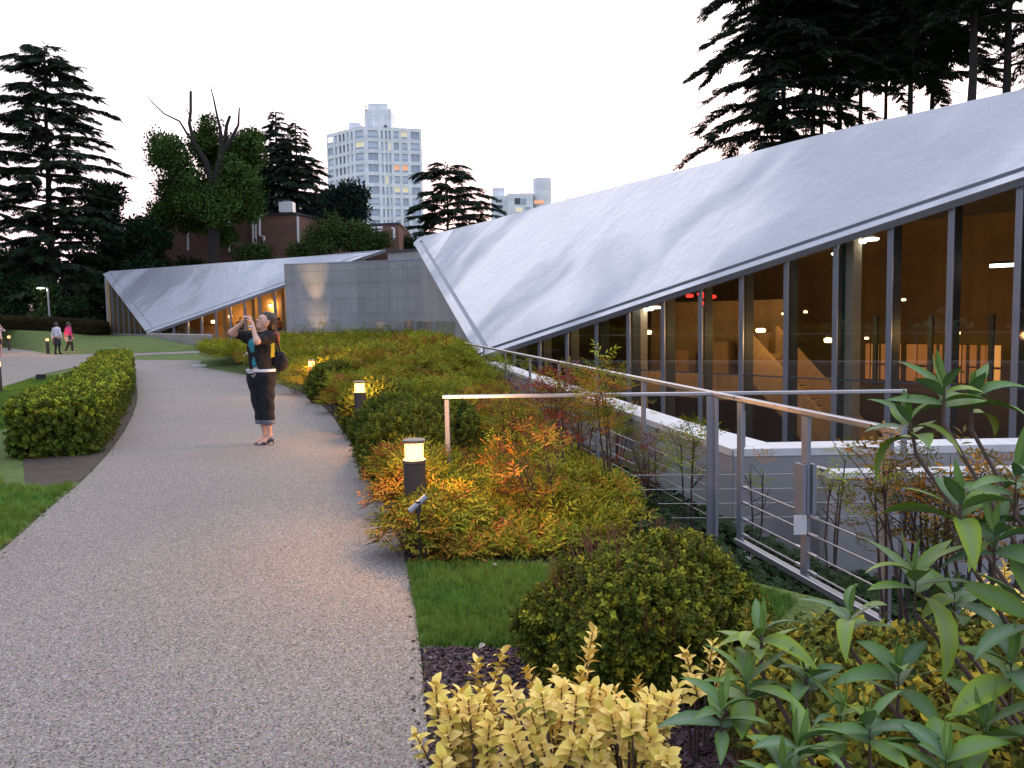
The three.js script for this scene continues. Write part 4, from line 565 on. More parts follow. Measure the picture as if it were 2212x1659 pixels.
// the grove behind the steel roof
[[1688, 52, 27, 0.24, 6.3, 'leftmost cedar of the grove with long low branches over the steel roof', 91, 0], [1750, 55, 28, 0.63, 4.6, 'cedar with bare lower trunk, second from the left of the grove', 92, 9], [1808, 54, 29, 0.61, 4.6, 'cedar with bare lower trunk, third from the left of the grove', 93, 9], [1852, 58, 28, 0.64, 4.8, 'cedar at the middle of the grove with dark dense crown', 94, 8], [1955, 50, 28, 0.53, 4.4, 'cedar of the grove with drooping greener lower branches', 95, 6], [2003, 56, 29, 0.60, 4.8, 'cedar behind the drooping greener one in the grove', 96, 6], [2086, 44, 27, 0.60, 3.9, 'cedar with stout bare trunk right of the gap in the grove', 97, 8], [2160, 46, 28, 0.74, 4.0, 'cedar with tall straight trunk bare up to the top of the frame', 98, 6], [2330, 46, 27, 0.50, 5.0, 'cedar outside the right edge reaching into the frame', 99, 3], [1770, 63, 28, 0.66, 5.2, 'cedar at the back of the grove behind the bare trunks', 100, 9], [1905, 64, 28, 0.64, 5.4, 'cedar at the back of the grove right of its middle', 101, 4]].forEach(([x, D, h, c, R, label, seed, dead]) => cedar('cedar_tree', label, null, base(x, D, -0.1), h, steps([[0, R], [0.3, R * 1.05], [0.6, R * 0.85], [0.85, R * 0.5], [1, 0.4]]), { seed, crown: c, step: seed === 91 ? 0.24 : 0.34, dens: 3.5, size: 1.12, r0: x > 2080 ? 0.34 : 0.24, dead, bare: 0.05, droop: 0.34, rise: 0.12, tint: seed === 95 ? [0.022, 0.036, 0.022] : [0.021, 0.032, 0.020] }));
// trees on the far side of the lawn, left of the frame (the glass mirrors them)
for (let i = 0; i < 11; i++) { const r = RNG(300 + i), z = 14 - i * 6.2, R = 4 + r() * 1.5, hT = 12 + 4 * r(), bl = []; for (let k = 0; k < 5; k++) bl.push([(r() - 0.5) * 3, 3 + k * (hT - 5) / 4, (r() - 0.5) * 3, R * (0.75 + 0.2 * r()), 0.8]); broadleaf('broad_tree', 'dark park tree standing across the lawn, outside the frame', 'park trees across the lawn', V(-33 - 5 * r() - Math.max(0, i - 5) * 1.2, 0, z), hT, bl, { seed: 300 + i, dens: 3.2, size: 1.9, tint: [0.016, 0.028, 0.016], r0: 0.3 }); }

// ------------------------------------------------------------------ hedges and bushes
function hedge(name, label, line, w, h, n, geo, tint, o = {}) { // clipped hedge along a ground line
  const r = RNG(o.seed || 5), t = thing(name, label, 'hedge'), c = new THREE.CatmullRomCurve3(line), b = new B(), ring = [], N = 28;
  for (let i = 0; i <= N; i++) { const p = c.getPoint(i / N), d = c.getTangent(i / N).setY(0).normalize(), s = V(-d.z, 0, d.x), k = i === 0 || i === N ? 0.7 : 1; ring.push([[-1, 0], [-1, 0.8], [-0.8, 0.95], [0.8, 0.95], [1, 0.8], [1, 0]].map(([x, y]) => p.clone().addScaledVector(s, x * (w / 2 - 0.09) * k).add(V(0, y * (h - 0.07) * (k < 1 ? 0.9 : 1), 0)))); }
  for (let i = 0; i < N; i++) for (let k = 0; k < 5; k++) b.face([ring[i][k], ring[i][k + 1], ring[i + 1][k + 1], ring[i + 1][k]]); b.face([...ring[0]].reverse()); b.face(ring[N]); b.build('branches', o.core || hedgeCore, t);
  const lists = geo.map(() => []), cols = geo.map(() => []);
  for (let i = 0; i < n; i++) { const u = Math.pow(r(), o.near || 1), p = c.getPoint(u), d = c.getTangent(u).setY(0).normalize(), s = V(-d.z, 0, d.x), q = r() * (w + 2 * h); let pos, nr; if (q < w) { pos = p.clone().addScaledVector(s, (q - w / 2)).add(V(0, h, 0)); nr = UP.clone(); } else { const sd = q < w + h ? -1 : 1; pos = p.clone().addScaledVector(s, sd * w / 2).add(V(0, (0.06 + 0.94 * r()) * h, 0)); nr = s.clone().multiplyScalar(sd).add(V(0, 0.5, 0)); } if (r() < 0.04) { const e = r() < 0.5 ? 0 : 1; pos = c.getPoint(e).addScaledVector(d, (e ? 1 : -1) * 0.06).addScaledVector(s, (r() - 0.5) * w).add(V(0, r() * h, 0)); nr = d.clone().multiplyScalar(e ? 1 : -1).add(V(0, 0.4, 0)); }
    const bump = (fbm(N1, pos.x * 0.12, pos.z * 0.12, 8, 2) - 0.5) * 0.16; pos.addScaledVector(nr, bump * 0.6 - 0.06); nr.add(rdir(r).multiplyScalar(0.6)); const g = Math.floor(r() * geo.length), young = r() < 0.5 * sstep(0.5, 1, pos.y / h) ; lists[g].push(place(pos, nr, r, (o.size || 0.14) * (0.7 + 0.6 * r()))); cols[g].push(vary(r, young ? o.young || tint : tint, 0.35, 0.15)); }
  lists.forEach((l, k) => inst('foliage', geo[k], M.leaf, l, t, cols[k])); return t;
}
const hedgeCore = std({ color: C3(0.016, 0.016, 0.009), roughness: 1 });
hedge('hedge', 'clipped green hedge curving along the left edge of the footpath', [G(118, 985), G(160, 942), G(203, 895), G(230, 856), G(244, 824), G(250, 803)], 0.82, 0.6, 15000, boxShoot, [0.082, 0.115, 0.014], { seed: 71, size: 0.15, young: [0.30, 0.34, 0.030], near: 1.25 });
hedge('hedge', 'low reddish brown hedge along the top of the sloping lawn', [P(-300, 694, 65), P(-80, 704, 61), P(0, 711, 59.3), P(110, 716, 58.6), P(170, 719, 61), P(226, 722, 66)], 1.1, 0.8, 5000, [clumpFine], [0.050, 0.040, 0.018], { seed: 72, size: 0.42 });
function roundBush(label, pos, R, n, geo, tint, young, o = {}) {
  const r = RNG(o.seed), t = thing('round_bush', label, 'bush', pos), ry = o.ry || R, core = new THREE.IcosahedronGeometry(1, 3); { const a = core.attributes.position; for (let i = 0; i < a.count; i++) { const v = V().fromBufferAttribute(a, i); const k = 0.80 * (0.92 + 0.2 * fbm(N2, v.x * 0.5 + v.y * 0.3 + 0.5, v.z * 0.5 + 0.5, 4, 2)); a.setXYZ(i, v.x * R * k, Math.max(0, v.y * ry * k + (o.cy ?? ry * 0.75)), v.z * R * k); } core.computeVertexNormals(); }
  mesh('branches', core, hedgeCore, t); const lists = geo.map(() => []), cols = geo.map(() => []);
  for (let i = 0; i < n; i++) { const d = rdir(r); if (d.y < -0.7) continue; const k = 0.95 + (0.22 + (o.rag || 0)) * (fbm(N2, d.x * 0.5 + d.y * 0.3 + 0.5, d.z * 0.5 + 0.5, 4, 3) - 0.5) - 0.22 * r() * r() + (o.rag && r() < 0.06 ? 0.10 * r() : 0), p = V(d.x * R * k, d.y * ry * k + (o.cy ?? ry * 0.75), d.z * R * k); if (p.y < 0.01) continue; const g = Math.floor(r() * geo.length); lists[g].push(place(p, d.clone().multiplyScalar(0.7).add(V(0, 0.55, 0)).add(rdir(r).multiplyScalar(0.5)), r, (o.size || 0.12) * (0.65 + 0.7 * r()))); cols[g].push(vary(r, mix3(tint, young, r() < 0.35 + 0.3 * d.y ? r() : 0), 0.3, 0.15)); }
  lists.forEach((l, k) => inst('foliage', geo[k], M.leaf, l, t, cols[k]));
  if (o.stems) { const b = new B(); for (let i = 0; i < o.stems; i++) { const d = rdir(r); if (d.y < -0.1) continue; const p = V(d.x * R * 0.86, d.y * ry * 0.86 + (o.cy ?? ry * 0.75), d.z * R * 0.86); b.tube([p, p.clone().addScaledVector(d, 0.06).add(V(0, 0.05, 0)), p.clone().addScaledVector(d, 0.1).add(V(0, 0.12, 0))], [0.0028, 0.0022, 0.001], 4, null, false); } b.build('twigs', M.redStem, t); }
  return t;
}
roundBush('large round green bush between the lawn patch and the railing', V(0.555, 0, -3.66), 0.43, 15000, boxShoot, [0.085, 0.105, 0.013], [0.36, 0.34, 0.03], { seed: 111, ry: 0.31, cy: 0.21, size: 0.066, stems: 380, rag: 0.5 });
const rb = (x, y, R, label, seed, ry = R * 0.95) => { const p = G(x, y); roundBush(label, p, R, 3400, boxShoot, [0.066, 0.094, 0.013], [0.22, 0.235, 0.022], { seed, ry, cy: ry * 0.66, size: 0.085 }); };
rb(878, 1030, 0.43, 'round green bush just left of the nearest lit bollard', 112); rb(850, 985, 0.43, 'round green bush beside the path, second behind the nearest bollard', 113); rb(812, 935, 0.45, 'round green bush in front of the middle lit bollard', 114); rb(722, 868, 0.47, 'round green bush between the middle and the far lit bollard', 115); rb(945, 1010, 0.45, 'round green bush behind the left post of the near railing', 116);

// ------------------------------------------------------------------ the planted bed: feathery shrubs
const bedPoly = [...smooth(pathRight.slice(3)).filter((p) => p.z < -5.45).map((p) => [p.x + 0.09, p.z - 0.02]), [G(440, 780).x, G(440, 780).z], [G(562, 758).x, G(562, 758).z], [-12.6, -47.5], [-5.6, -46.5], [-1.7, -28.5], [-0.1, -17], [1.0, -9.2], [0.95, -7.2], [1.0, -6.2], [0.5, -5.5], [-0.2, -5.38], [-0.66, -5.3]];
const green = [0.27, 0.285, 0.022], olive = [0.17, 0.185, 0.017], orange = [0.36, 0.17, 0.03], red = [0.20, 0.045, 0.028], gold = [0.30, 0.235, 0.022];
{
  const r = RNG(401), lists = [[], [], []], cols = [[], [], []], st = new B(); let k = 0;
  for (let i = 0; i < 120000 && k < 22000; i++) {
    const u = r(), z = -5.3 - 42 * Math.pow(r(), 1.45), x = lerp(-13, 2.2, u); if (!inPoly(x, z, bedPoly)) continue; const D = -z; if (r() > clamp(16 / D, 0.5, 1)) continue; k++;
    const mound = fbm(N1, x * 0.055 + 0.3, z * 0.055 + 0.7, 12, 2), hT = 0.10 + 0.22 * (1 - sstep(-0.75, -0.35, x)) * sstep(9, 7, D) + 0.12 * (1 - sstep(-0.9, -0.55, x)) * sstep(7, 9, D) + 0.08 * sstep(7.2, 8.6, D) + 0.24 * sstep(9, 18, D) + (0.30 + 0.25 * sstep(9, 16, D)) * (mound - 0.4), y = bedH(x, z) + Math.max(hT, 0.06) * (z > -6.7 ? 0.12 + 0.88 * Math.pow(r(), 0.7) : 0.45 + 0.55 * Math.sqrt(r()));
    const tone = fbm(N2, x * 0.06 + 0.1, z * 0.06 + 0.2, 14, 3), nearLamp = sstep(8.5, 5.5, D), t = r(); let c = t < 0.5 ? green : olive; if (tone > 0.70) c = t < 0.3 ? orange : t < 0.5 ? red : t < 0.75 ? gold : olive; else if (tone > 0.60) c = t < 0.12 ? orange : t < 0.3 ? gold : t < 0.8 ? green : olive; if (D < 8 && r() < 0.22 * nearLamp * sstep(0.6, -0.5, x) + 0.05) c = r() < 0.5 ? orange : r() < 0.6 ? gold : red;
    const g = Math.floor(r() * 3); lists[g].push(place(V(x, y - 0.05, z), V(0, 1, 0).add(rdir(r).multiplyScalar(0.55)), r, (0.12 + 0.08 * r()) * (D > 30 ? 2.1 : D > 16 ? 1.5 : 1))); cols[g].push(vary(r, c, 0.35, 0.15));
    if (D < 12 && r() < 0.18) st.tube([V(x, bedH(x, z), z), V(x + 0.02, y, z)], [0.005, 0.003], 4, null, false);
  }
  const t = thing('shrubbery', 'feathery yellow green and orange shrubs massed on the bed beside the path', 'shrubs'); t.userData.kind = 'stuff'; lists.forEach((l, q) => inst('foliage', nandSprig[q], M.leaf, l, t, cols[q])); st.build('stems', M.stem, t);
}
function feathery(label, x, y, R, h, n, tints, seed, group) { // a low feathery clump with thin stems
  const r = RNG(seed), p = G(x, y), t = thing('feathery_shrub', label, 'shrub', p.setY(bedH(p.x, p.z)), 0, group), lists = [[], [], []], cols = [[], [], []], b = new B();
  for (let i = 0; i < n; i++) { const a = r() * 6.283, q = Math.sqrt(r()), top = h * (1 - 0.55 * q * q), yy = top * (0.25 + 0.75 * Math.sqrt(r())), v = V(Math.cos(a) * R * q, yy, Math.sin(a) * R * q), g = Math.floor(r() * 3); lists[g].push(place(v, V(Math.cos(a) * q * 0.6, 1, Math.sin(a) * q * 0.6).add(rdir(r).multiplyScalar(0.4)), r, 0.10 + 0.08 * r())); cols[g].push(vary(r, tints[Math.floor(r() * tints.length)], 0.3, 0.15)); if (i % 6 === 0) b.tube([V(v.x * 0.4, -0.03, v.z * 0.4), v], [0.005, 0.002], 4, null, false); }
  b.build('stems', M.stem, t); lists.forEach((l, k) => l.length && inst('foliage', nandSprig[k], M.leaf, l, t, cols[k])); return t;
}
feathery('orange feathery shrub hugging the path just left of the nearest bollard', 878, 1122, 0.24, 0.40, 130, [orange, orange, gold, red, olive], 541);
feathery('orange feathery shrub in front of the nearest bollard\'s foot', 905, 1196, 0.24, 0.36, 120, [orange, gold, olive, green], 542);
feathery('yellow feathery shrub right of the nearest bollard', 975, 1165, 0.28, 0.36, 130, [gold, green, green, orange], 543);
feathery('rust coloured feathery shrub behind the nearest bollard at the path edge', 850, 1062, 0.24, 0.40, 120, [orange, red, olive, green], 544);
feathery('taller yellow green feathery shrub behind the round bushes', 930, 880, 0.5, 0.75, 200, [green, green, gold, olive], 545);
feathery('reddish feathery shrub beyond the near railing\'s left post', 1060, 930, 0.5, 0.55, 180, [red, olive, orange, green], 546);
feathery('yellow feathery shrub around the far bollard on the path edge', 655, 850, 0.5, 0.6, 150, [gold, green, olive], 547);
feathery('feathery shrub between the far and the middle bollard', 740, 890, 0.4, 0.5, 140, [gold, green, orange], 548);
function tallNandina(label, x, y, D, h, n, nst, tints, seed, o = {}) { // dark canes with airy foliage at the top
  const r = RNG(seed), p = P(x, y, D); p.y = bedH(p.x, p.z) - 0.02; const t = thing('cane_shrub', label, 'shrub', p), b = new B(), lists = [[], [], []], cols = [[], [], []], W = o.w || 0.3;
  for (let i = 0; i < nst; i++) { const a = r() * 6.283, e = V(Math.cos(a) * W * r(), h * (0.75 + 0.3 * r()), Math.sin(a) * W * r()), q0 = V(Math.cos(a) * 0.05, 0, Math.sin(a) * 0.05), m = q0.clone().lerp(e, 0.5).add(V((r() - 0.5) * 0.06, 0, (r() - 0.5) * 0.06)); b.tube([q0, m, e], [0.011, 0.009, 0.005].map((v) => v * (o.thick || 1)), 5, null, false);
    for (let k = 0; k < 4; k++) { const s = m.clone().lerp(e, r()), f = s.clone().add(V((r() - 0.5) * 0.4, 0.1 + 0.18 * r(), (r() - 0.5) * 0.4)); b.tube([s, f], [0.004, 0.002], 4, null, false); } 
    for (let k = 0; k < n / nst; k++) { const s = e.clone().add(V((r() - 0.5) * W * 1.3, (r() - 0.7) * h * (o.spread || 0.42), (r() - 0.5) * W * 1.3)), g = Math.floor(r() * 3); lists[g].push(place(s, V(0, 1, 0).add(rdir(r).multiplyScalar(0.6)), r, 0.10 + 0.09 * r())); cols[g].push(vary(r, tints[Math.floor(r() * tints.length)], 0.3, 0.15)); } }
  b.build('canes', M.stem, t); lists.forEach((l, q) => l.length && inst('foliage', nandSprig[q], M.leaf, l, t, cols[q])); return t;
}
tallNandina('cane shrub with dark red lower leaves behind the near railing\'s cables', 1210, 1030, 7.6, 0.95, 80, 5, [green, olive, red, red], 501);
tallNandina('airy cane shrub standing right behind the railing, in front of the coping', 1325, 1060, 7.2, 1.12, 60, 3, [green, olive, orange], 502, { w: 0.26 });
tallNandina('sparse cane shrub seen against the pale coping left of the crossing posts', 1490, 1040, 7.9, 1.08, 34, 3, [olive, green], 503, { w: 0.24 });
tallNandina('nearly bare forked cane in front of the court wall', 1790, 1160, 6.6, 1.1, 16, 3, [green, olive], 504, { w: 0.16, spread: 0.2 });
tallNandina('thin bare twig between the crossing railing posts', 1622, 1120, 7.1, 0.9, 4, 2, [olive, orange], 505, { w: 0.12 });
tallNandina('tuft of orange and red shoots under the horizontal rail', 1110, 930, 9.2, 0.75, 90, 6, [orange, red, olive, green], 506, { w: 0.42 });
tallNandina('greener cane shrub near the middle of the sloping handrail', 1330, 850, 12.5, 0.95, 110, 6, [green, olive, red], 507, { w: 0.5 });
tallNandina('upright cane shrub by the foot of the steel roof\'s tip', 1060, 800, 17, 0.9, 110, 6, [green, green, olive], 508, { w: 0.55 });
tallNandina('brownish cane shrub beside the railing\'s right end post', 1935, 1200, 4.5, 1.0, 22, 4, [[0.15, 0.095, 0.02], [0.13, 0.11, 0.018], orange], 509, { w: 0.22, spread: 0.5 });
tallNandina('brownish cane shrub below the tallest broad-leaved shoot', 2010, 1200, 4.3, 1.0, 46, 7, [[0.15, 0.095, 0.02], [0.13, 0.11, 0.018], olive], 510, { w: 0.28, spread: 0.55 });
tallNandina('orange brown cane shrub near the right edge of the frame', 2130, 1200, 4.1, 1.05, 46, 7, [[0.16, 0.095, 0.022], [0.13, 0.11, 0.018], orange], 511, { w: 0.28, spread: 0.5 });
tallNandina('reddish cane shrub between the near railing and the sloping one', 1265, 1010, 8.6, 0.85, 90, 6, [red, red, olive, orange], 512, { w: 0.4, spread: 0.7 });
tallNandina('olive cane shrub under the crossing of the two railings', 1420, 1030, 9.0, 0.8, 60, 4, [olive, green, red], 513, { w: 0.35, spread: 0.6 });
tallNandina('low mixed cane shrub behind the round bush by the lawn patch', 1200, 1120, 6.4, 0.62, 90, 6, [olive, green, red, orange], 514, { w: 0.4, spread: 0.8 });
{ // row of small cane shrubs against the concrete wall
  let i = 0; for (const [x, D] of [[690, 40], [735, 38], [775, 37], [812, 36], [850, 35], [655, 41]]) tallNandina('thin young cane shrub of the row in front of the concrete wall', x, 750, D, 1.3, 40, 4, [green, olive], 520 + i++, { w: 0.6, thick: 1.5 }).userData.group = 'young shrubs in front of the concrete wall';
}
{ // ivy on the slope between railing and court wall
  const r = RNG(601), g = new B(), l = [], c = []; for (let i = 0; i < 5; i++) { const a = i * 1.26; kite(g, V(0, 0.02 * i, 0), V(Math.cos(a), 0.35, Math.sin(a)), UP, 1, 0.75, null, 0.1, 0.25); } const geo = g.geo();
  for (let i = 0; i < 40000 && l.length < 6800; i++) { const z = -4.9 - 11.5 * Math.pow(r(), 1.3), x = -0.5 + 3.6 * r(), q = railB.clone().sub(railA), s = ((x - railA.x) * q.z - (z - railA.z) * q.x) / Math.hypot(q.x, q.z); if (s < (z > -9 ? -1.25 : -0.35) || s > 1.2 || (z > -8.9 && x > 3.2) || z > -4.9) continue; l.push(place(V(x, bedH(x, z) + 0.03 + 0.14 * r() * r(), z), UP.clone().add(rdir(r).multiplyScalar(0.6)), r, 0.035 + 0.025 * r())); c.push(vary(r, [0.026, 0.046, 0.016], 0.35, 0.12)); }
  for (let i = 0; i < 2600; i++) { const x = 1.75 + 2.6 * r(), z = -6.2 - 2.0 * r(); l.push(place(V(x, bedH(x, z) + 0.03 + 0.2 * r() * r(), z), UP.clone().add(rdir(r).multiplyScalar(0.6)), r, 0.035 + 0.025 * r())); c.push(vary(r, [0.026, 0.048, 0.016], 0.35, 0.12)); }
  tag(inst('ivy', geo, M.leaf, l, scene, c), 'dark glossy ivy covering the slope below the court wall', 'ivy', null, 'stuff');
}
// ------------------------------------------------------------------ foreground planting
function richLeaf(len, wid, bend, cTop, cMid, seg = 6, fold = 0.16, shape = 0.75) { // a larger leaf: folded, arched, paler along the midrib
  const b = new B(), mid = [], L = [], R = [], ang = (t) => bend * t; let x = 0, y = 0; const pt = [[0, 0]]; for (let i = 1; i <= seg; i++) { const a = -ang(i / seg) + 0.25; x += Math.cos(a) * len / seg; y += Math.sin(a) * len / seg; pt.push([x, y]); }
  for (let i = 0; i <= seg; i++) { const t = i / seg, w = wid / 2 * Math.pow(Math.sin(Math.PI * Math.pow(clamp(t * 0.97 + 0.03, 0, 1), shape)), 0.9), [px, py] = pt[i], N = V(0, 1, 0); mid.push(b.vert(V(px, py, 0), N, t, 0.5, cMid)); L.push(b.vert(V(px, py + w * fold * 2, -w), N, t, 0, cTop)); R.push(b.vert(V(px, py + w * fold * 2, w), N, t, 1, cTop)); }
  for (let i = 0; i < seg; i++) b.i.push(mid[i], mid[i + 1], L[i + 1], mid[i], L[i + 1], L[i], mid[i], R[i], R[i + 1], mid[i], R[i + 1], mid[i + 1]);
  const g = b.geo(); g.computeVertexNormals(); return g;
}
const goldLeaf = [0, 1, 2, 3].map((i) => richLeaf(1, 0.60, 0.5 + 0.25 * i, [C3(0.86, 0.65, 0.19), C3(0.90, 0.70, 0.24), C3(0.80, 0.62, 0.16), C3(0.66, 0.53, 0.10)][i], [C3(0.84, 0.60, 0.15), C3(0.86, 0.63, 0.18), C3(0.76, 0.56, 0.12), C3(0.60, 0.47, 0.08)][i], 4, 0.14, 0.8));
const goldLeafG = [0, 1].map((i) => richLeaf(1, 0.5, 0.7, [C3(0.30, 0.27, 0.04), C3(0.22, 0.22, 0.03)][i], [C3(0.26, 0.24, 0.03), C3(0.18, 0.19, 0.03)][i], 4, 0.14, 0.8));
let goldCount = 0;
function goldShrub(label, c, tips, seed, leafMax = 300) { // tips: world points of the shoots; every leaf a part
  const r = RNG(seed), t = thing('golden_shrub', label, 'shrub', V(c.x, 0, c.z)), st = new B(), extra = []; let n = 0; const shoots = [];
  for (const [tip, L] of tips) { const e = tip.clone().sub(t.position), o = V(e.x * 0.35, 0, e.z * 0.35), m = o.clone().lerp(e, 0.55).add(V((r() - 0.5) * 0.05, 0.02, (r() - 0.5) * 0.05)); st.tube([o, m, e], [0.006, 0.0045, 0.002], 5, null, false); shoots.push([o, m, e, L]); }
  for (const [o, m, e, L] of shoots) { const dir = e.clone().sub(m).normalize(), nodes = Math.round(L / 0.0155); let a = r() * 3;
    for (let k = 0; k < nodes; k++) { const f = k / nodes, p = e.clone().addScaledVector(dir, -f * L); a += 1.57 + (r() - 0.5) * 0.4; for (const s of [0, Math.PI]) { const side = V(Math.cos(a + s), 0, Math.sin(a + s)), up = 1.0 - 0.75 * f + 0.25 * r(), d = side.clone().addScaledVector(dir, up + (k === 0 ? 0.5 : 0)), len = (k < 2 ? 0.042 : 0.046) * (0.85 + 0.35 * r()), g = f > 0.55 && r() < 0.35 ? goldLeafG[Math.floor(r() * 2)] : goldLeaf[Math.floor(r() * 4)]; const M4 = placeX(p, d, dir.clone().add(rdir(r).multiplyScalar(0.25)), len);
      if (n++ < leafMax) { const x = mesh('leaf', g, M.nearLeaf, t); x.applyMatrix4(M4.scale(V(1, 1 + 1.6 * (r() - 0.5), 0.75 + 0.5 * r()))); } else extra.push([g, M4]); } } }
  st.build('stems', M.brownStem, t); const by = new Map(); for (const [g, m] of extra) { if (!by.has(g)) by.set(g, []); by.get(g).push(m); } for (const [g, l] of by) inst('foliage', g, M.nearLeaf, l, t); goldCount += Math.min(n, leafMax);
  return t;
}
const tipsFrom = (arr) => arr.map(([x, y, D, L]) => [P(x, y, D), L]);
{ // golden shrubs by the path edge
  const rr = RNG(71), low = (x0, x1, y0, y1, D0, D1, n) => { const o = []; for (let i = 0; i < n; i++) o.push([lerp(x0, x1, rr()), lerp(y0, y1, rr()), lerp(D0, D1, rr()), 0.10 + 0.08 * rr()]); return o; };
  goldShrub('golden leaved shrub nearest the path, spilling over its edge', P(1000, 1659, 2.55), tipsFrom([[955, 1545, 2.75, 0.13], [1010, 1500, 2.85, 0.15], [1085, 1412, 2.95, 0.16], [1030, 1432, 3.0, 0.12], [900, 1590, 2.6, 0.10], [985, 1575, 2.55, 0.16], [1060, 1520, 2.6, 0.17], [1030, 1590, 2.45, 0.16], ...low(930, 1095, 1480, 1660, 2.3, 2.75, 34)]), 801);
  goldShrub('golden leaved shrub in the middle of the front bed with a tall spire', P(1220, 1659, 2.6), tipsFrom([[1280, 1366, 2.85, 0.22], [1200, 1452, 2.9, 0.14], [1140, 1450, 2.95, 0.12], [1255, 1455, 2.75, 0.16], [1130, 1520, 2.6, 0.12], [1215, 1545, 2.5, 0.15], ...low(1080, 1300, 1480, 1670, 2.2, 2.75, 38)]), 802);
  goldShrub('golden leaved shrub under the round bush\'s right side', P(1370, 1659, 2.6), tipsFrom([[1378, 1470, 2.85, 0.14], [1330, 1495, 2.75, 0.13], [1440, 1535, 2.7, 0.13], [1365, 1570, 2.4, 0.14], [1290, 1600, 2.3, 0.12], ...low(1250, 1460, 1500, 1680, 2.15, 2.75, 38)]), 803);
  goldShrub('pair of golden shoots rising behind the low green hedge', P(1510, 1600, 2.95), tipsFrom([[1482, 1412, 2.95, 0.16], [1540, 1392, 3.0, 0.13], [1462, 1480, 2.85, 0.10], [1560, 1440, 2.95, 0.10], [1500, 1470, 2.8, 0.1], [1650, 1430, 3.0, 0.08]]), 804);
  goldShrub('golden leaved shrub at the right edge behind the broad-leaved plants', P(2160, 1500, 3.2), tipsFrom([[2120, 1250, 3.3, 0.12], [2170, 1225, 3.3, 0.14], [2200, 1290, 3.2, 0.16], [2090, 1310, 3.3, 0.1], [2150, 1330, 3.1, 0.15], [2205, 1380, 3.1, 0.15], [2110, 1390, 3.15, 0.12], [2180, 1440, 3.05, 0.14], [2060, 1360, 3.3, 0.1], [2210, 1480, 3.0, 0.14], [2120, 1460, 3.05, 0.12], [1870, 1370, 3.2, 0.08]]), 805);
}
{ // low hedge of small yellow green leaves on red shoots
  const r = RNG(811), t = thing('low_hedge', 'low hedge of small yellow green leaves on red stems', 'hedge'), b = new B(), lists = boxShoot.map(() => []), cols = boxShoot.map(() => []);
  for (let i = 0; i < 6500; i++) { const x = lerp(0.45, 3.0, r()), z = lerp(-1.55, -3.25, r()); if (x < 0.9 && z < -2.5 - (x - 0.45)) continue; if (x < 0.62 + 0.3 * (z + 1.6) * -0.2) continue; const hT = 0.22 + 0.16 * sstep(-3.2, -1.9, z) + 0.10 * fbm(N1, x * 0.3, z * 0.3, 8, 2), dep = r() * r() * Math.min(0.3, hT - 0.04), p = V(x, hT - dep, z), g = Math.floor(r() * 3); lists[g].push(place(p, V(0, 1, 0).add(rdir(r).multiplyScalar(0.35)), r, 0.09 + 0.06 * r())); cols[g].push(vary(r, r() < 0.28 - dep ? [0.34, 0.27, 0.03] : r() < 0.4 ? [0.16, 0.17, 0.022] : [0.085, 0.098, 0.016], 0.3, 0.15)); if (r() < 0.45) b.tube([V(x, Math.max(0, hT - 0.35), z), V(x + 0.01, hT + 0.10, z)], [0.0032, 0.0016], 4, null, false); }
  b.build('stems', M.redStem, t); lists.forEach((l, k) => inst('foliage', boxShoot[k], M.leaf, l, t, cols[k]));
}
const broad = [0.3, 0.7, 1.1, 1.55, 0.9, 0.5].map((k, i0) => { const i = i0 % 4; return richLeaf(1, 0.285, k, [C3(0.075, 0.165, 0.024), C3(0.12, 0.22, 0.016), C3(0.055, 0.135, 0.036), C3(0.19, 0.27, 0.014)][i], [C3(0.13, 0.20, 0.10), C3(0.14, 0.21, 0.09), C3(0.13, 0.19, 0.12), C3(0.16, 0.23, 0.08)][i], 6, [0.15, 0.22, 0.10, 0.18, 0.28, 0.05][i0], [0.85, 0.95, 0.78, 0.88, 0.8, 0.9][i0]); });
const budLeaf = richLeaf(1, 0.20, 0.2, C3(0.11, 0.19, 0.035), C3(0.15, 0.24, 0.06), 6, 0.3, 0.85);
function broadPlant(label, foot, heads, seed) { // stems with whorls of long leaves; heads: [x, y, D, size, tilt x, tilt z]
  const r = RNG(seed), t = thing('broad_leaved_plant', label, 'plant', foot), st = new B();
  for (const [x, y, D, s = 1, tx = 0, tz = 0] of heads) { const e = P(x, y, D).sub(t.position), m = V(e.x * 0.45 + (r() - 0.5) * 0.05, e.y * 0.5, e.z * 0.45), ax = V(tx, 1, tz).normalize(); st.tube([V((r() - 0.5) * 0.04, 0, (r() - 0.5) * 0.04), m, e.clone().addScaledVector(ax, -0.09), e.clone().addScaledVector(ax, 0.01)], [0.0075, 0.0062, 0.005, 0.0035], 7, null, false);
    const n = 8 + Math.floor(r() * 3); let a = r() * 6.283; for (let i = 0; i < n; i++) { a += 2.4; const side = V(Math.cos(a), 0, Math.sin(a)), pit = lerp(0.75, -0.12, i / n) + 0.2 * (r() - 0.5), d = side.clone().addScaledVector(ax, pit), L = s * (0.105 + 0.06 * r()) * lerp(0.85, 1.1, i / n), g = broad[Math.floor(r() * 6)]; const q = mesh('leaf', g, M.nearLeaf, t); q.applyMatrix4(placeX(e.clone().addScaledVector(ax, -0.055 * i / n), d, ax.clone().add(rdir(r).multiplyScalar(0.45)), L).scale(V(1, 1 + 0.8 * (r() - 0.5), 0.8 + 0.4 * r()))); }
    for (let i = 0; i < 2; i++) { const q = mesh('leaf', budLeaf, M.nearLeaf, t); q.applyMatrix4(placeX(e.clone(), ax.clone().add(rdir(r).multiplyScalar(0.25)), rdir(r, 0.2), s * (0.06 + 0.035 * r()))); } }
  st.build('stems', M.brownStem, t); return t;
}
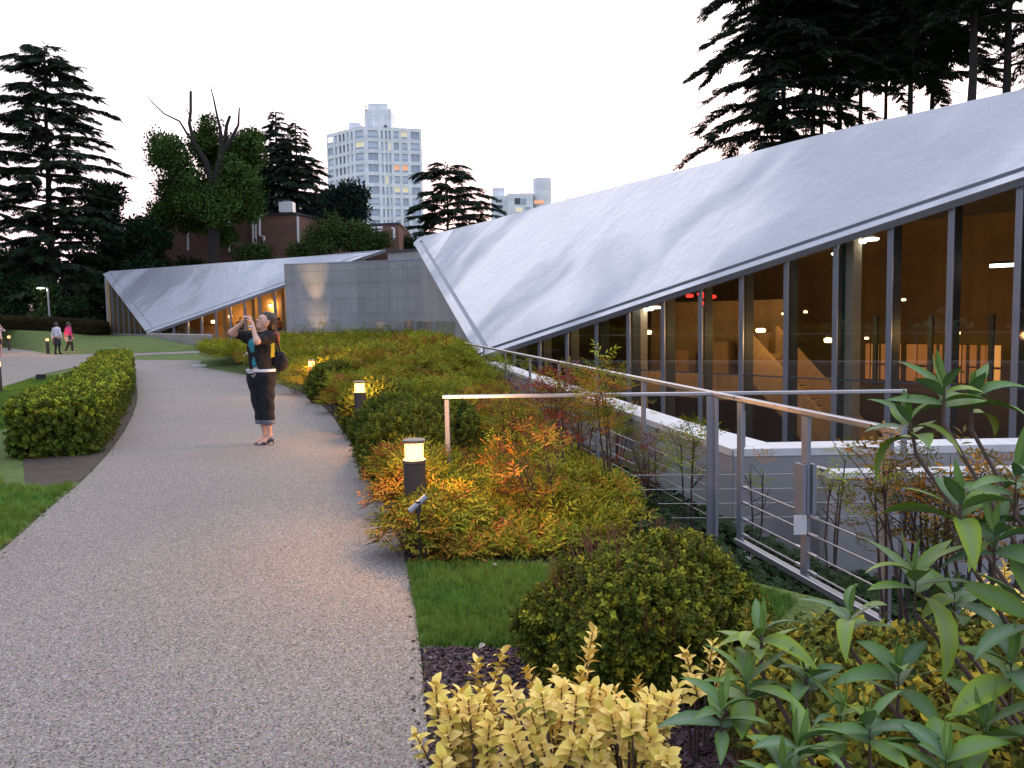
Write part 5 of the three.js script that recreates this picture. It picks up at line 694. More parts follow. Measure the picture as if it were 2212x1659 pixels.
broadPlant('broad-leaved plant with three whorls, leftmost of its kind', V(0.93, 0, -1.75), [[1645, 1368, 1.85], [1612, 1470, 1.8, 1.0], [1742, 1455, 1.8, 0.95], [1558, 1532, 1.72, 0.9]], 901);
broadPlant('broad-leaved plant low in the foreground beside the leftmost one', V(1.05, 0, -1.5), [[1725, 1612, 1.55, 1], [1816, 1540, 1.7, 0.85], [1690, 1655, 1.5, 0.9]], 902);
broadPlant('broad-leaved plant with a wide whorl in front of the railing\'s foot', V(1.25, 0, -1.7), [[1941, 1450, 1.75, 1.15], [1838, 1322, 1.95, 0.95], [2043, 1640, 1.5, 1], [1880, 1560, 1.6, 1]], 903);
broadPlant('broad-leaved plant whose large whorl hides the railing\'s end', V(1.5, 0, -1.8), [[1978, 1238, 1.8, 1.25], [2062, 1280, 1.85, 0.95], [2075, 1088, 1.75, 1.2]], 904);
broadPlant('tallest broad-leaved plant, its shoots up against the dark glass', V(1.65, 0, -1.8), [[2040, 835, 2.0, 1.1, -0.05, 0.1], [2100, 850, 2.1, 1.0], [1965, 905, 2.05, 0.95, -0.2]], 905);
broadPlant('broad-leaved plant cut by the right edge of the frame', V(1.75, 0, -1.65), [[2195, 1020, 1.7, 1.15], [2150, 1150, 1.7, 1.0], [2185, 1425, 1.6, 1.1], [2230, 1300, 1.6, 1.1], [2130, 1560, 1.55, 1.05]], 906);
// ------------------------------------------------------------------ grass blades, bark chips, fallen leaves
{
  const r = RNG(1001), b = new B(); for (let i = 0; i < 9; i++) { const a = r() * 6.283, d = V(Math.cos(a) * 0.55, 1, Math.sin(a) * 0.55), p = V((r() - 0.5) * 0.9, 0, (r() - 0.5) * 0.9), s = V(-d.z, 0, d.x).normalize().multiplyScalar(0.055), tip = p.clone().addScaledVector(d, 0.9 + 0.5 * r()); b.face([p.clone().sub(s), p.clone().add(s), tip]); } const tuft = b.geo(), l = [], c = [];
  const near = [G(880, 1220), G(898, 1310), G(914, 1400), G(1160, 1400), G(1330, 1468), G(1600, 1420), G(1720, 1300), G(1450, 1217), G(1150, 1224)].map((q) => [q.x, q.z]), left = [[0, 1186], [165, 1045], [100, 1056], [10, 1050], [-40, 960], [130, 836], [186, 794], [172, 794], [80, 816], [0, 842], [-160, 900], [-400, 1180]].map(([x, y]) => G(x, y)).map((q) => [q.x, q.z]);
  const fill = (poly, n, s, x0, x1, z0, z1) => { for (let i = 0, k = 0; i < n * 20 && k < n; i++) { const x = lerp(x0, x1, r()), z = lerp(z0, z1, Math.pow(r(), 0.8)); if (!inPoly(x, z, poly)) continue; k++; const g = fbm(N1, x * 0.3, z * 0.3, 8, 3); l.push(new THREE.Matrix4().compose(V(x, 0, z), new THREE.Quaternion().setFromAxisAngle(UP, r() * 6.283), V(s, s * (0.7 + 0.5 * r()), s))); c.push(vary(r, mix3([0.062, 0.19, 0.034], [0.17, 0.24, 0.036], g), 0.3, 0.12)); } };
  fill(near, 9000, 0.042, -0.9, 2.2, -5.8, -3.3); fill(left, 15000, 0.055, -14, -2.6, -26, -5.2);
  tag(inst('grass', tuft, M.leaf, l, scene, c), 'short mown grass blades on the lawns beside the path', 'grass', null, 'stuff');
  const chip = new THREE.BoxGeometry(1, 0.22, 0.45), cl = [], cc = [], bed = [G(915, 1404), G(934, 1690), V(2.2, 0, -1.7), V(2.3, 0, -3.5), G(1330, 1470), G(1160, 1404)].map((q) => [q.x, q.z]);
  for (let i = 0; i < 60000 && cl.length < 9000; i++) { const x = lerp(-0.6, 1.6, r()), z = lerp(-1.9, -4.1, r()); if (!inPoly(x, z, bed)) continue; const s = 0.014 + 0.022 * r(); cl.push(new THREE.Matrix4().compose(V(x, 0.004 + 0.012 * r(), z), new THREE.Quaternion().setFromEuler(new THREE.Euler((r() - 0.5) * 0.9, r() * 6.283, (r() - 0.5) * 0.9)), V(s, s, s))); cc.push(vary(r, r() < 0.12 ? [0.12, 0.10, 0.09] : [0.062, 0.034, 0.040], 0.5, 0.15)); }
  tag(inst('bark_mulch', chip, std({ roughness: 0.95 }), cl, scene, cc), 'purple brown bark chips covering the front bed', 'mulch', null, 'stuff');
  { const e1 = smooth(pathRight), e2 = smooth(pathLeft), ql = [], qc = []; for (let i = 0; i < 1500; i++) { const E = r() < 0.65 ? e1 : e2, k = Math.floor(r() * (E.length - 2)), p = E[k].clone().lerp(E[k + 1], r()); if (p.z < -24) continue; p.x += (E === e1 ? -1 : 1) * (0.16 * r() * r() * r() - 0.03); p.z += (r() - 0.5) * 0.05; const s = 0.006 + 0.014 * r(); ql.push(new THREE.Matrix4().compose(V(p.x, 0.008, p.z), new THREE.Quaternion().setFromEuler(new THREE.Euler((r() - 0.5) * 0.6, r() * 6.283, (r() - 0.5) * 0.6)), V(s, s, s))); qc.push(vary(r, r() < 0.2 ? [0.20, 0.13, 0.05] : r() < 0.4 ? [0.06, 0.08, 0.02] : [0.045, 0.034, 0.028], 0.5, 0.15)); }
    tag(inst('leaf_litter', chip, std({ roughness: 0.95 }), ql, scene, qc), 'crumbs of bark and dry leaves strewn along the path edges', 'litter', null, 'stuff'); }
  const fl = richLeaf(0.07, 0.05, 0.6, C3(0.35, 0.31, 0.25), C3(0.28, 0.25, 0.2), 4);
  for (const [x, y, s, lab] of [[1048, 1512, 1, 'pale dried leaf lying on the bark chips near the path'], [1047, 1403, 0.6, 'pale dried leaf at the edge of the lawn patch'], [1062, 1230, 0.7, 'pale dried leaf on the lawn below the feathery shrubs']]) { const q = mesh('fallen_leaf', fl, M.nearLeaf); q.position.copy(G(x, y)).setY(0.03); q.rotation.set(0.2, x, -0.15); q.scale.setScalar(s); tag(q, lab, 'leaf'); }
}

// ------------------------------------------------------------------ bollard lamps, small lamps, lamp post
function bollard(label, p, group, power = 7) {
  const t = thing('bollard_lamp', label, 'bollard lamp', p, 0, group), R = 0.076;
  new B().lathe([[R, -0.05], [R, 0.595], [R - 0.005, 0.6], [0.001, 0.6]], 28).build('post', M.lampBody, t);
  new B().lathe([[R + 0.004, 0.600], [R + 0.006, 0.606], [R + 0.006, 0.622], [R - 0.008, 0.624], [0.001, 0.624]], 28).build('collar', M.lampRim, t);
  new B().lathe([[0.001, 0.627], [0.060, 0.627], [0.064, 0.632], [0.064, 0.727], [0.060, 0.732], [0.001, 0.732]], 24).build('diffuser', M.lampGlow, t);
  new B().lathe([[0.001, 0.738], [R, 0.738], [R + 0.004, 0.742], [R + 0.004, 0.758], [R - 0.01, 0.764], [0.001, 0.766]], 28).build('cap', M.lampRim, t);
  const l = new THREE.PointLight(C3(1.0, 0.47, 0.17), power); l.position.set(0, 0.68, 0); l.castShadow = true; l.shadow.radius = 3; t.add(l); return t;
}
M.lampRim = std({ color: C3(0.16, 0.12, 0.10), roughness: 0.45, metalness: 0.5 });
{ const q = P(900, 1180, 5.75); bollard('nearest lit bollard, dark brown with flat cap, among orange shrubs', q.setY(-0.0), null, 7.0); }
bollard('middle lit bollard on the right of the path above the round bushes', P(779, 900, 10.9).setY(0.02));
bollard('far lit bollard on the right of the path behind the photographing woman', P(675, 835, 17.3).setY(0.0));
bollard('lit bollard at the far left corner of the path', P(20, 747, 46).setY(0.22), null, 6);
bollard('lit bollard beside the strolling couple at the lawn\'s edge', P(104, 765, 43.5).setY(0.08), null, 6);
bollard('lit bollard cut by the left edge of the frame near the small lawn', G(-2, 850), null, 6);
function spike(label, p, h, aim, headMat, light, cone = 0.2) { // small spotlight on a ground spike
  const t = thing('spike_spotlight', label, 'spotlight', p), a = aim.clone().normalize(), top = V(0, h, 0);
  new B().tube([V(0, -0.05, 0), top], 0.008, 7).build('spike', M.black, t); new B().tube([top.clone().add(V(0, -0.06, 0)), top.clone().add(V(0, 0.02, 0))], 0.02, 10).build('joint', M.black, t);
  new B().tube([top.clone().addScaledVector(a, -0.07), top.clone().addScaledVector(a, 0.075)], 0.02, 12).build('head', headMat, t);
  if (light) { const e = new B().tube([top.clone().addScaledVector(a, 0.076), top.clone().addScaledVector(a, 0.082)], 0.022, 12).build('lens', M.lampGlow, t); const l = new THREE.SpotLight(C3(1, 0.62, 0.30), light, 0, cone, 1, 2); l.position.copy(top.clone().addScaledVector(a, 0.09)); l.target.position.copy(top.clone().addScaledVector(a, 5)); l.castShadow = true; t.add(l, l.target); }
  return t;
}
spike('small unlit spotlight on a thin spike below the nearest bollard', P(906, 1190, 5.35).setY(0), 0.40, V(-0.75, -0.6, 0.4), M.post);
spike('small white spotlight on a spike in the far planting beside the woman', P(532, 790, 24).setY(0), 0.62, V(0.6, 0.5, 0.3), M.whitePipe);
{ const p = P(676, 752, 49.0).setY(0.04), q = P(676, 640, 50.45).setY(4.6), t = spike('small spotlight washing the concrete wall with warm light', p, 0.25, q.sub(p), M.black, 80, 0.27); const l = new THREE.SpotLight(C3(1, 0.62, 0.30), 9, 0, 0.45, 1, 2); l.position.set(0.02, 0.33, 0); l.target.position.set(0.02, 1.7, -1.4); l.castShadow = true; t.add(l, l.target); }
{
  const t = thing('lamp_post', 'slim lamp post with lit bent head in front of the dark trees', 'lamp post', P(108, 700, 65).setY(0.9)), h = hAt(106, 623, 65) - 0.9;
  new B().tube([V(0, -0.5, 0), V(0, h, 0)], 0.07, 10).build('pole', M.rail, t); new B().tube([V(0, h, 0), V(-0.15, h + 0.08, 0), V(-0.75, h + 0.1, 0)], [0.06, 0.06, 0.05], 8).build('arm', M.rail, t);
  new B().box(V(-0.55, h + 0.02, 0), V(0.5, 0.05, 0.16)).build('lens', M.whiteGlow, t); const l = new THREE.PointLight(C3(1, 0.85, 0.55), 4); l.position.set(-0.55, h - 0.06, 0); l.castShadow = true; l.shadow.radius = 4; t.add(l);
}
{ const t = thing('ground_box', 'small black ground box standing on the left lawn', 'ground box', G(89, 823)); new B().box(V(0, 0.09, 0), V(0.19, 0.18, 0.17)).build('housing', M.black, t); new B().box(V(0, 0.186, 0), V(0.21, 0.014, 0.19)).build('lid', M.darkCap, t); }
{ const t = thing('edge_marker', 'flat white marker slab at the far bend of the path', 'marker', G(432, 792)); new B().box(V(0, 0.03, 0), V(0.55, 0.06, 0.35)).build('slab', M.coping, t); }
// ------------------------------------------------------------------ railings
{
  const t = thing('sloping_railing', 'long steel cable railing following the sunken court, top rail catching light', 'railing'), d = railB.clone().sub(railA).normalize(), at = (z, y = 0.9) => railA.clone().lerp(railB, (z - railA.z) / (railB.z - railA.z)).setY(y);
  new B().bar(at(-27, 0.875), at(-7.02, 0.875), 0.05, 0.042, UP, 0.006).build('top_rail', M.rail, t); new B().bar(at(-7.0, 0.875), at(-4.95, 0.875), 0.05, 0.042, UP, 0.006).build('top_rail', M.rail, t);
  const zs = [-26.5, -22.6, -19.6, -17.0, -14.8, -12.8, -10.9, -9.2, -7.42, -6.94, -5.95, -5.05], side = V(-d.z, 0, d.x);
  zs.forEach((z, i) => { const p = at(z), y0 = bedH(p.x, p.z) - 0.1, bottom = i >= 9 ? -0.33 : y0; new B().bar(p.clone().setY(bottom), p.clone().setY(0.85), 0.032, 0.08, d, 0.004).build('post', M.post, t); });
  const L = (a, b, y, nm, rr, m) => new B().tube([at(a, y), at(b, y)], rr, 6).build(nm, m, t);
  for (const y of [0.15, 0.02, -0.12, -0.25]) {
    L(-26.5, -7.42, y, 'cable', 0.004, M.cable); L(-6.94, -5.95, y, 'cable', 0.0065, M.cable); L(-5.95, -5.05, y - 0.01, 'cable', 0.0065, M.cable);
    for (const [a, b] of [[-6.89, -6.80], [-6.06, -6.0], [-5.90, -5.79]]) L(a, b, y - (a > -6 ? 0.01 : 0), 'fitting', 0.0135, M.rail);
  }
  new B().bar(at(-6.98, -0.33), at(-4.6, -0.33), 0.06, 0.05, UP, 0.005).build('bottom_rail', M.rail, t);
  const plate = (z, y, s, w, h) => { const p = at(z, y).addScaledVector(side, s); new B().bar(p.clone().add(V(0, -h / 2, 0)), p.clone().add(V(0, h / 2, 0)), 0.03, w, d, 0.003).build('hinge_plate', M.post, t); };
  plate(-6.99, 0.62, -0.03, 0.10, 0.3); plate(-5.95, 0.33, 0.045, 0.12, 0.36); plate(-5.93, 0.33, -0.035, 0.08, 0.36);
  const lp = at(-5.9, 0.08).addScaledVector(side, 0.07); new B().box(lp, V(0.09, 0.14, 0.006)).build('sign_plate', M.whitePipe, t);
  // diagonal stay at the end post and its stay bars
  const e = at(-5.05, 0.52); new B().bar(e.clone().add(V(0.05, 0, 0)), e.clone().add(V(0.42, -0.75, 0.1)), 0.09, 0.018, V(0, 0, 1), 0.003).build('stay', M.steel, t); for (const o of [0.0, 0.03]) new B().tube([e.clone().add(V(0.02 + o, 0, 0.03)), e.clone().add(V(0.34 + o, -0.75, 0.12))], 0.006, 6).build('stay_rod', M.black, t);
  const f = at(-7.0, -0.42); new B().box(f.clone().add(V(0.02, -0.09, 0.02)), V(0.3, 0.09, 0.3)).build('footing', M.coping, t);
}
{
  const t = thing('near_railing', 'level cable railing in front of the planted bed, ending at a free post', 'railing'), a = P(961, 850, 7.55).setY(0), b = V(3.45, 0, -7.35), at = (s, y) => a.clone().lerp(b, s).setY(y), d = b.clone().sub(a).normalize();
  new B().bar(at(-0.005, 0.878), at(1, 0.878), 0.046, 0.032, UP, 0.005).build('top_rail', M.rail, t);
  for (const s of [0.004, 0.585, 0.998]) { const p = at(s); new B().bar(p.clone().setY(bedH(p.x, p.z) - 0.15), p.clone().setY(0.855), 0.036, s > 0.3 && s < 0.9 ? 0.085 : 0.045, d, 0.004).build('post', M.post, t); }
  for (const y of [0.155, 0.025, -0.105, -0.235]) { new B().tube([at(0.01, y), at(0.3, y - 0.004), at(0.6, y - 0.006), at(0.99, y)], 0.0036, 6).build('cable', M.cable, t); new B().tube([at(0.012, y), at(0.048, y)], 0.0125, 8).build('fitting', M.rail, t); }
}
{ // glass balustrade by the tip of the steel roof
  const t = thing('glass_balustrade', 'low clear glass balustrade between concrete wall and the roof\'s tip', 'balustrade'), a = P(810, 748, 44), b = P(985, 740, 30), n = 5; a.y = b.y = 0;
  for (let i = 0; i < n; i++) { const p = a.clone().lerp(b, i / n + 0.004), q = a.clone().lerp(b, (i + 1) / n - 0.004); new B().face([p.clone().setY(0.2), q.clone().setY(0.2), q.clone().setY(1.4), p.clone().setY(1.4)]).build('glass_pane', M.glass, t); new B().bar(p.clone().setY(1.41), q.clone().setY(1.41), 0.025, 0.025).build('edge_trim', M.steel, t); new B().bar(p.clone().setY(0), p.clone().setY(1.38), 0.04, 0.04, V(1, 0, 0)).build('post', M.post, t); }
}
// ------------------------------------------------------------------ people
function net(f, lo, hi, cell) { // surface of f = 0 (negative inside), naive surface nets
  const n = [0, 1, 2].map((k) => Math.ceil((hi[k] - lo[k]) / cell) + 1), [nx, ny, nz] = n, g = new Float32Array(nx * ny * nz), id = new Int32Array(nx * ny * nz).fill(-1), pos = [], idx = [], ix = (x, y, z) => (z * ny + y) * nx + x;
  for (let z = 0; z < nz; z++) for (let y = 0; y < ny; y++) for (let x = 0; x < nx; x++) g[ix(x, y, z)] = f(lo[0] + x * cell, lo[1] + y * cell, lo[2] + z * cell);
  const E = [[0, 1], [2, 3], [4, 5], [6, 7], [0, 2], [1, 3], [4, 6], [5, 7], [0, 4], [1, 5], [2, 6], [3, 7]];
  for (let z = 0; z < nz - 1; z++) for (let y = 0; y < ny - 1; y++) for (let x = 0; x < nx - 1; x++) { const c = []; let m = 0; for (let k = 0; k < 8; k++) { const v = g[ix(x + (k & 1), y + (k >> 1 & 1), z + (k >> 2))]; c.push(v); if (v < 0) m |= 1 << k; } if (m === 0 || m === 255) continue; let sx = 0, sy = 0, sz = 0, q = 0; for (const [a, b] of E) if ((c[a] < 0) !== (c[b] < 0)) { const t = c[a] / (c[a] - c[b]); sx += lerp(a & 1, b & 1, t); sy += lerp(a >> 1 & 1, b >> 1 & 1, t); sz += lerp(a >> 2, b >> 2, t); q++; } id[ix(x, y, z)] = pos.length / 3; pos.push(lo[0] + (x + sx / q) * cell, lo[1] + (y + sy / q) * cell, lo[2] + (z + sz / q) * cell); }
  const quad = (a, b, c, d, fl) => { if (a < 0 || b < 0 || c < 0 || d < 0) return; fl ? idx.push(a, c, b, a, d, c) : idx.push(a, b, c, a, c, d); };
  for (let z = 1; z < nz - 1; z++) for (let y = 1; y < ny - 1; y++) for (let x = 1; x < nx - 1; x++) { const s = g[ix(x, y, z)] < 0; if (s !== g[ix(x + 1, y, z)] < 0) quad(id[ix(x, y - 1, z - 1)], id[ix(x, y, z - 1)], id[ix(x, y, z)], id[ix(x, y - 1, z)], !s); if (s !== g[ix(x, y + 1, z)] < 0) quad(id[ix(x - 1, y, z - 1)], id[ix(x - 1, y, z)], id[ix(x, y, z)], id[ix(x, y, z - 1)], !s); if (s !== g[ix(x, y, z + 1)] < 0) quad(id[ix(x - 1, y - 1, z)], id[ix(x, y - 1, z)], id[ix(x, y, z)], id[ix(x - 1, y, z)], !s); }
  const ge = new THREE.BufferGeometry(); ge.setAttribute('position', new THREE.Float32BufferAttribute(pos, 3)); ge.setIndex(idx); ge.computeVertexNormals(); const uv = []; for (let i = 0; i < pos.length; i += 3) uv.push(pos[i] + pos[i + 2] * 0.7, pos[i + 1]); ge.setAttribute('uv', new THREE.Float32BufferAttribute(uv, 2)); return ge;
}
const cap = (a, b, ra, rb = ra) => [a, b, ra, rb];
function capD(x, y, z, [a, b, ra, rb]) { const ux = b[0] - a[0], uy = b[1] - a[1], uz = b[2] - a[2], px = x - a[0], py = y - a[1], pz = z - a[2], l = ux * ux + uy * uy + uz * uz; const t = l ? clamp((px * ux + py * uy + pz * uz) / l, 0, 1) : 0; return Math.hypot(px - ux * t, py - uy * t, pz - uz * t) - (ra + (rb - ra) * t); }
const smin = (a, b, k) => { const h = Math.max(k - Math.abs(a - b), 0) / k; return Math.min(a, b) - h * h * k * 0.25; };
const union = (caps, k) => (x, y, z) => { let d = 9; for (const c of caps) d = smin(d, capD(x, y, z, c), k); return d; };
const cloth = (c, rough = 0.85) => std({ color: C3(...c), roughness: rough, bumpMap: clothBump, bumpScale: 0.002 });
const skinM = std({ color: C3(0.50, 0.31, 0.235), roughness: 0.55 }), hairM = std({ color: C3(0.030, 0.016, 0.012), roughness: 0.5 });
function headShape(c, fwd, up, R) { // head field: skull, jaw, nose, lips, ears, with eye sockets; c is the middle of the skull
  const s = fwd.clone().cross(up).normalize(), q = (f, u, o) => [c.x + fwd.x * f + up.x * u + s.x * o, c.y + fwd.y * f + up.y * u + s.y * o, c.z + fwd.z * f + up.z * u + s.z * o], k = R / 0.1;
  const caps = [cap(q(0.0, 0.02 * k, 0), q(-0.03 * k, 0.02 * k, 0), R * 0.86, R * 0.84), cap(q(0.02 * k, -0.03 * k, 0), q(0.045 * k, -0.075 * k, 0), R * 0.64, R * 0.4), cap(q(0.05 * k, -0.088 * k, 0), q(0.062 * k, -0.088 * k, 0), R * 0.2)];
  const fine = [cap(q(0.085 * k, 0.012 * k, 0), q(0.108 * k, -0.022 * k, 0), 0.008 * k, 0.013 * k), cap(q(0.085 * k, -0.052 * k, -0.013 * k), q(0.085 * k, -0.052 * k, 0.013 * k), 0.0085 * k), cap(q(0.08 * k, 0.03 * k, -0.03 * k), q(0.08 * k, 0.03 * k, 0.03 * k), 0.012 * k)], ears = [-1, 1].map((o) => cap(q(-0.01 * k, 0.012 * k, o * 0.083 * k), q(-0.004 * k, -0.022 * k, o * 0.078 * k), 0.015 * k, 0.010 * k)), eyes = [-1, 1].map((o) => cap(q(0.094 * k, 0.012 * k, o * 0.032 * k), q(0.094 * k, 0.012 * k, o * 0.036 * k), 0.013 * k));
  return { q, f: (x, y, z) => { let d = 9; for (const e of caps) d = smin(d, capD(x, y, z, e), 0.05 * k); for (const e of fine) d = smin(d, capD(x, y, z, e), 0.018 * k); for (const e of ears) d = smin(d, capD(x, y, z, e), 0.01 * k); for (const e of eyes) d = -smin(-d, capD(x, y, z, e), 0.012 * k); return d; }, eyesAt: [-1, 1].map((o) => q(0.083 * k, 0.011 * k, o * 0.032 * k)), k };
}
function handCaps(wrist, dir, nrm, curl, grip = 1) { // palm, four fingers and thumb; dir along the hand, nrm out of the palm
  const d = dir.clone().normalize(), s = d.clone().cross(nrm).normalize(), n = s.clone().cross(d), q = (a, b, c) => wrist.clone().addScaledVector(d, a).addScaledVector(s, b).addScaledVector(n, c).toArray(), o = [cap(q(0, 0, 0), q(0.07, 0.018, 0), 0.024, 0.017), cap(q(0, 0, 0), q(0.07, -0.018, 0), 0.024, 0.017)];
  [[0.030, 0.062], [0.010, 0.070], [-0.010, 0.066], [-0.029, 0.052]].forEach(([b, l]) => { const c1 = curl, c2 = curl * 2; const p1 = [0.078 + l * 0.5 * Math.cos(c1), l * 0.5 * Math.sin(c1)], p2 = [p1[0] + l * 0.55 * Math.cos(c2), p1[1] + l * 0.55 * Math.sin(c2)]; o.push(cap(q(0.075, b, 0), q(p1[0], b * 1.05, p1[1]), 0.0095, 0.0085), cap(q(p1[0], b * 1.05, p1[1]), q(p2[0], b, p2[1]), 0.0085, 0.007)); });
  o.push(cap(q(0.015, 0.022 * grip, 0.004), q(0.05, 0.046 * grip, 0.02), 0.012, 0.010), cap(q(0.05, 0.046 * grip, 0.02), q(0.08, 0.04 * grip, 0.036), 0.010, 0.0075)); return o;
}
{ // the woman taking a picture
  const foot = G(572, 960), t = thing('person', 'woman in black shirt and cropped jeans photographing, standing on the footpath', 'person', foot);
  const shR = [-0.178, 1.385, -0.06], shL = [0.125, 1.375, 0.09], elR = [-0.345, 1.445, 0.06], elL = [0.045, 1.335, 0.31], wrR = [-0.165, 1.575, 0.15], wrL = [-0.035, 1.555, 0.21];
  const hipR = [-0.085, 0.87, -0.03], hipL = [0.065, 0.87, 0.04], knR = [-0.045, 0.50, 0.0], knL = [0.065, 0.50, 0.07], anR = [0.0, 0.115, -0.05], anL = [0.075, 0.115, 0.03], hc = V(0.085, 1.575, 0.03), fwd = V(-0.80, 0.34, 0.50).normalize(), upv = V(0.30, 0.93, -0.15), upn = upv.addScaledVector(fwd, -upv.dot(fwd)).normalize(), head = headShape(hc, fwd, upn, 0.102);
  const hR = handCaps(V(...wrR), V(0.55, 0.55, 0.1), V(0.6, -0.45, 0.2), 0.7, -1), hL = handCaps(V(...wrL), V(-0.35, 0.75, 0.05), V(-0.75, -0.25, 0.2), 0.75, 1);
  const body = [cap([-0.02, 1.36, 0.01], [0.05, 1.47, 0.02], 0.06, 0.05), cap([0.05, 1.47, 0.02], hc.toArray(), 0.05, 0.055), cap(shR, shL, 0.058), cap([-0.03, 1.25, 0.02], [-0.02, 1.05, 0.02], 0.115, 0.098), cap([-0.015, 1.0, 0.015], [-0.01, 0.9, 0.01], 0.105, 0.13), cap(shR, elR, 0.048, 0.037), cap(elR, wrR, 0.037, 0.024), cap(shL, elL, 0.048, 0.037), cap(elL, wrL, 0.037, 0.024), cap(hipR, knR, 0.082, 0.052), cap(knR, [knR[0] + 0.02, 0.38, -0.03], 0.052, 0.052), cap([knR[0] + 0.02, 0.38, -0.03], anR, 0.052, 0.029), cap(hipL, knL, 0.08, 0.046), cap(knL, [knL[0] + 0.01, 0.38, 0.05], 0.046, 0.05), cap([knL[0] + 0.01, 0.38, 0.05], anL, 0.05, 0.029), cap(anR, [-0.05, 0.05, -0.02], 0.03, 0.026), cap([-0.05, 0.05, -0.02], [-0.115, 0.028, 0.01], 0.026, 0.02), cap(anL, [0.025, 0.05, 0.06], 0.03, 0.026), cap([0.025, 0.05, 0.06], [-0.045, 0.028, 0.095], 0.026, 0.02)];
  const fB = union(body, 0.035), fH = union([...hR, ...hL], 0.010);
  mesh('body', net((x, y, z) => { let d = fB(x, y, z); if (y > 1.38) d = smin(d, head.f(x, y, z), 0.02); if (y > 1.5 && x < 0.05) d = smin(d, fH(x, y, z), 0.012); return d; }, [-0.42, -0.01, -0.22], [0.30, 1.74, 0.40], 0.0075), skinM, t);
  const eyeB = new B(); for (const e of head.eyesAt) eyeB.box(V(...e).addScaledVector(fwd, 0.001), V(0.022, 0.008, 0.012)); eyeB.build('eyes', M.black, t); const q = head.q, lip = new B(); lip.tube([V(...q(0.090, -0.053, -0.018)), V(...q(0.096, -0.052, 0)), V(...q(0.090, -0.053, 0.018))], 0.005, 6); lip.build('lips', std({ color: C3(0.35, 0.12, 0.10), roughness: 0.5 }), t);
  const hairCaps = [cap(q(-0.03, 0.035, 0), q(-0.055, 0.0, 0), 0.096, 0.088), cap(q(0.02, 0.075, 0), q(-0.02, 0.07, 0), 0.05, 0.06), cap(q(-0.09, -0.05, 0), q(-0.13, -0.09, 0), 0.045, 0.04)], fHair = union(hairCaps, 0.03), cut = [cap(q(0.12, -0.02, -0.02), q(0.12, -0.05, 0.02), 0.105), cap(q(0.035, -0.06, 0.08), q(0.035, -0.03, 0.09), 0.05), cap(q(0.035, -0.06, -0.08), q(0.035, -0.03, -0.09), 0.05)];
  mesh('hair', net((x, y, z) => { let d = fHair(x, y, z); for (const c of cut) d = Math.max(d, -capD(x, y, z, c)); return d + 0.004 * Math.sin(x * 160 + y * 60) * Math.sin(z * 140); }, [-0.05, 1.38, -0.2], [0.32, 1.75, 0.2], 0.008), hairM, t);
  const pony = union([cap(q(-0.13, -0.09, 0), [0.215, 1.40, 0.0], 0.03, 0.03), cap([0.215, 1.40, 0.0], [0.225, 1.28, -0.02], 0.03, 0.012)], 0.02); mesh('ponytail', net(pony, [0.1, 1.24, -0.12], [0.32, 1.60, 0.12], 0.009), std({ color: C3(0.20, 0.05, 0.022), roughness: 0.5 }), t);
  // clothes
  const sR = [lerp(shR[0], elR[0], 0.72), lerp(shR[1], elR[1], 0.72), lerp(shR[2], elR[2], 0.72)], sL = [lerp(shL[0], elL[0], 0.66), lerp(shL[1], elL[1], 0.66), lerp(shL[2], elL[2], 0.66)];
  const shirt = union([cap(shR, shL, 0.078), cap([-0.03, 1.25, 0.02], [-0.02, 1.06, 0.02], 0.137, 0.122), cap([-0.015, 1.06, 0.02], [-0.005, 0.985, 0.02], 0.122, 0.134), cap([0.03, 1.38, 0.0], [0.07, 1.44, 0.0], 0.062, 0.05), cap(shR, sR, 0.075, 0.062), cap(shL, sL, 0.078, 0.064), cap([0.06, 1.2, 0.0], [0.06, 1.02, -0.02], 0.09, 0.08)], 0.04), open = [cap([-0.10, 1.38, 0.15], [-0.07, 1.22, 0.165], 0.07, 0.035), cap([-0.065, 1.12, 0.165], [-0.06, 0.93, 0.165], 0.02, 0.09)];
  const wr = (x, y, z) => 0.004 * Math.sin(y * 48 + x * 30 + Math.sin(x * 40) * 1.3) + 0.003 * Math.sin(x * 75 - y * 26 + z * 50);
  mesh('shirt', net((x, y, z) => { let d = shirt(x, y, z) + wr(x, y, z); for (const c of open) d = Math.max(d, -capD(x, y, z, c)); d = Math.max(d, 0.955 - y); const ax = elR[0] - shR[0], ay = elR[1] - shR[1], az = elR[2] - shR[2]; const tR = ((x - shR[0]) * ax + (y - shR[1]) * ay + (z - shR[2]) * az) / Math.hypot(ax, ay, az); if (x < -0.15) d = Math.max(d, tR - 0.145); return d; }, [-0.42, 0.93, -0.24], [0.30, 1.54, 0.42], 0.009), cloth([0.0055, 0.005, 0.006], 0.95), t);
  mesh('camisole', net((() => { const c = union([cap([-0.035, 1.27, 0.035], [-0.025, 1.07, 0.04], 0.121, 0.108)], 0.02); return (x, y, z) => { let o = 9; for (const e of open) o = Math.min(o, capD(x, y, z, [e[0], e[1], e[2] + 0.012, e[3] + 0.012])); return Math.max(c(x, y, z), o); }; })(), [-0.25, 0.9, -0.18], [0.2, 1.45, 0.26], 0.012), cloth([0.02, 0.20, 0.25]), t);
  const legs = union([cap([-0.055, 0.93, 0.0], [0.045, 0.93, 0.02], 0.128), cap([-0.06, 0.86, -0.01], [0.05, 0.86, 0.02], 0.134), cap(hipR, [-0.07, 0.62, -0.01], 0.112, 0.082), cap([-0.07, 0.62, -0.01], [-0.03, 0.30, -0.02], 0.082, 0.073), cap(hipL, [0.07, 0.62, 0.05], 0.116, 0.088), cap([0.07, 0.62, 0.05], [0.072, 0.30, 0.05], 0.088, 0.079)], 0.03);
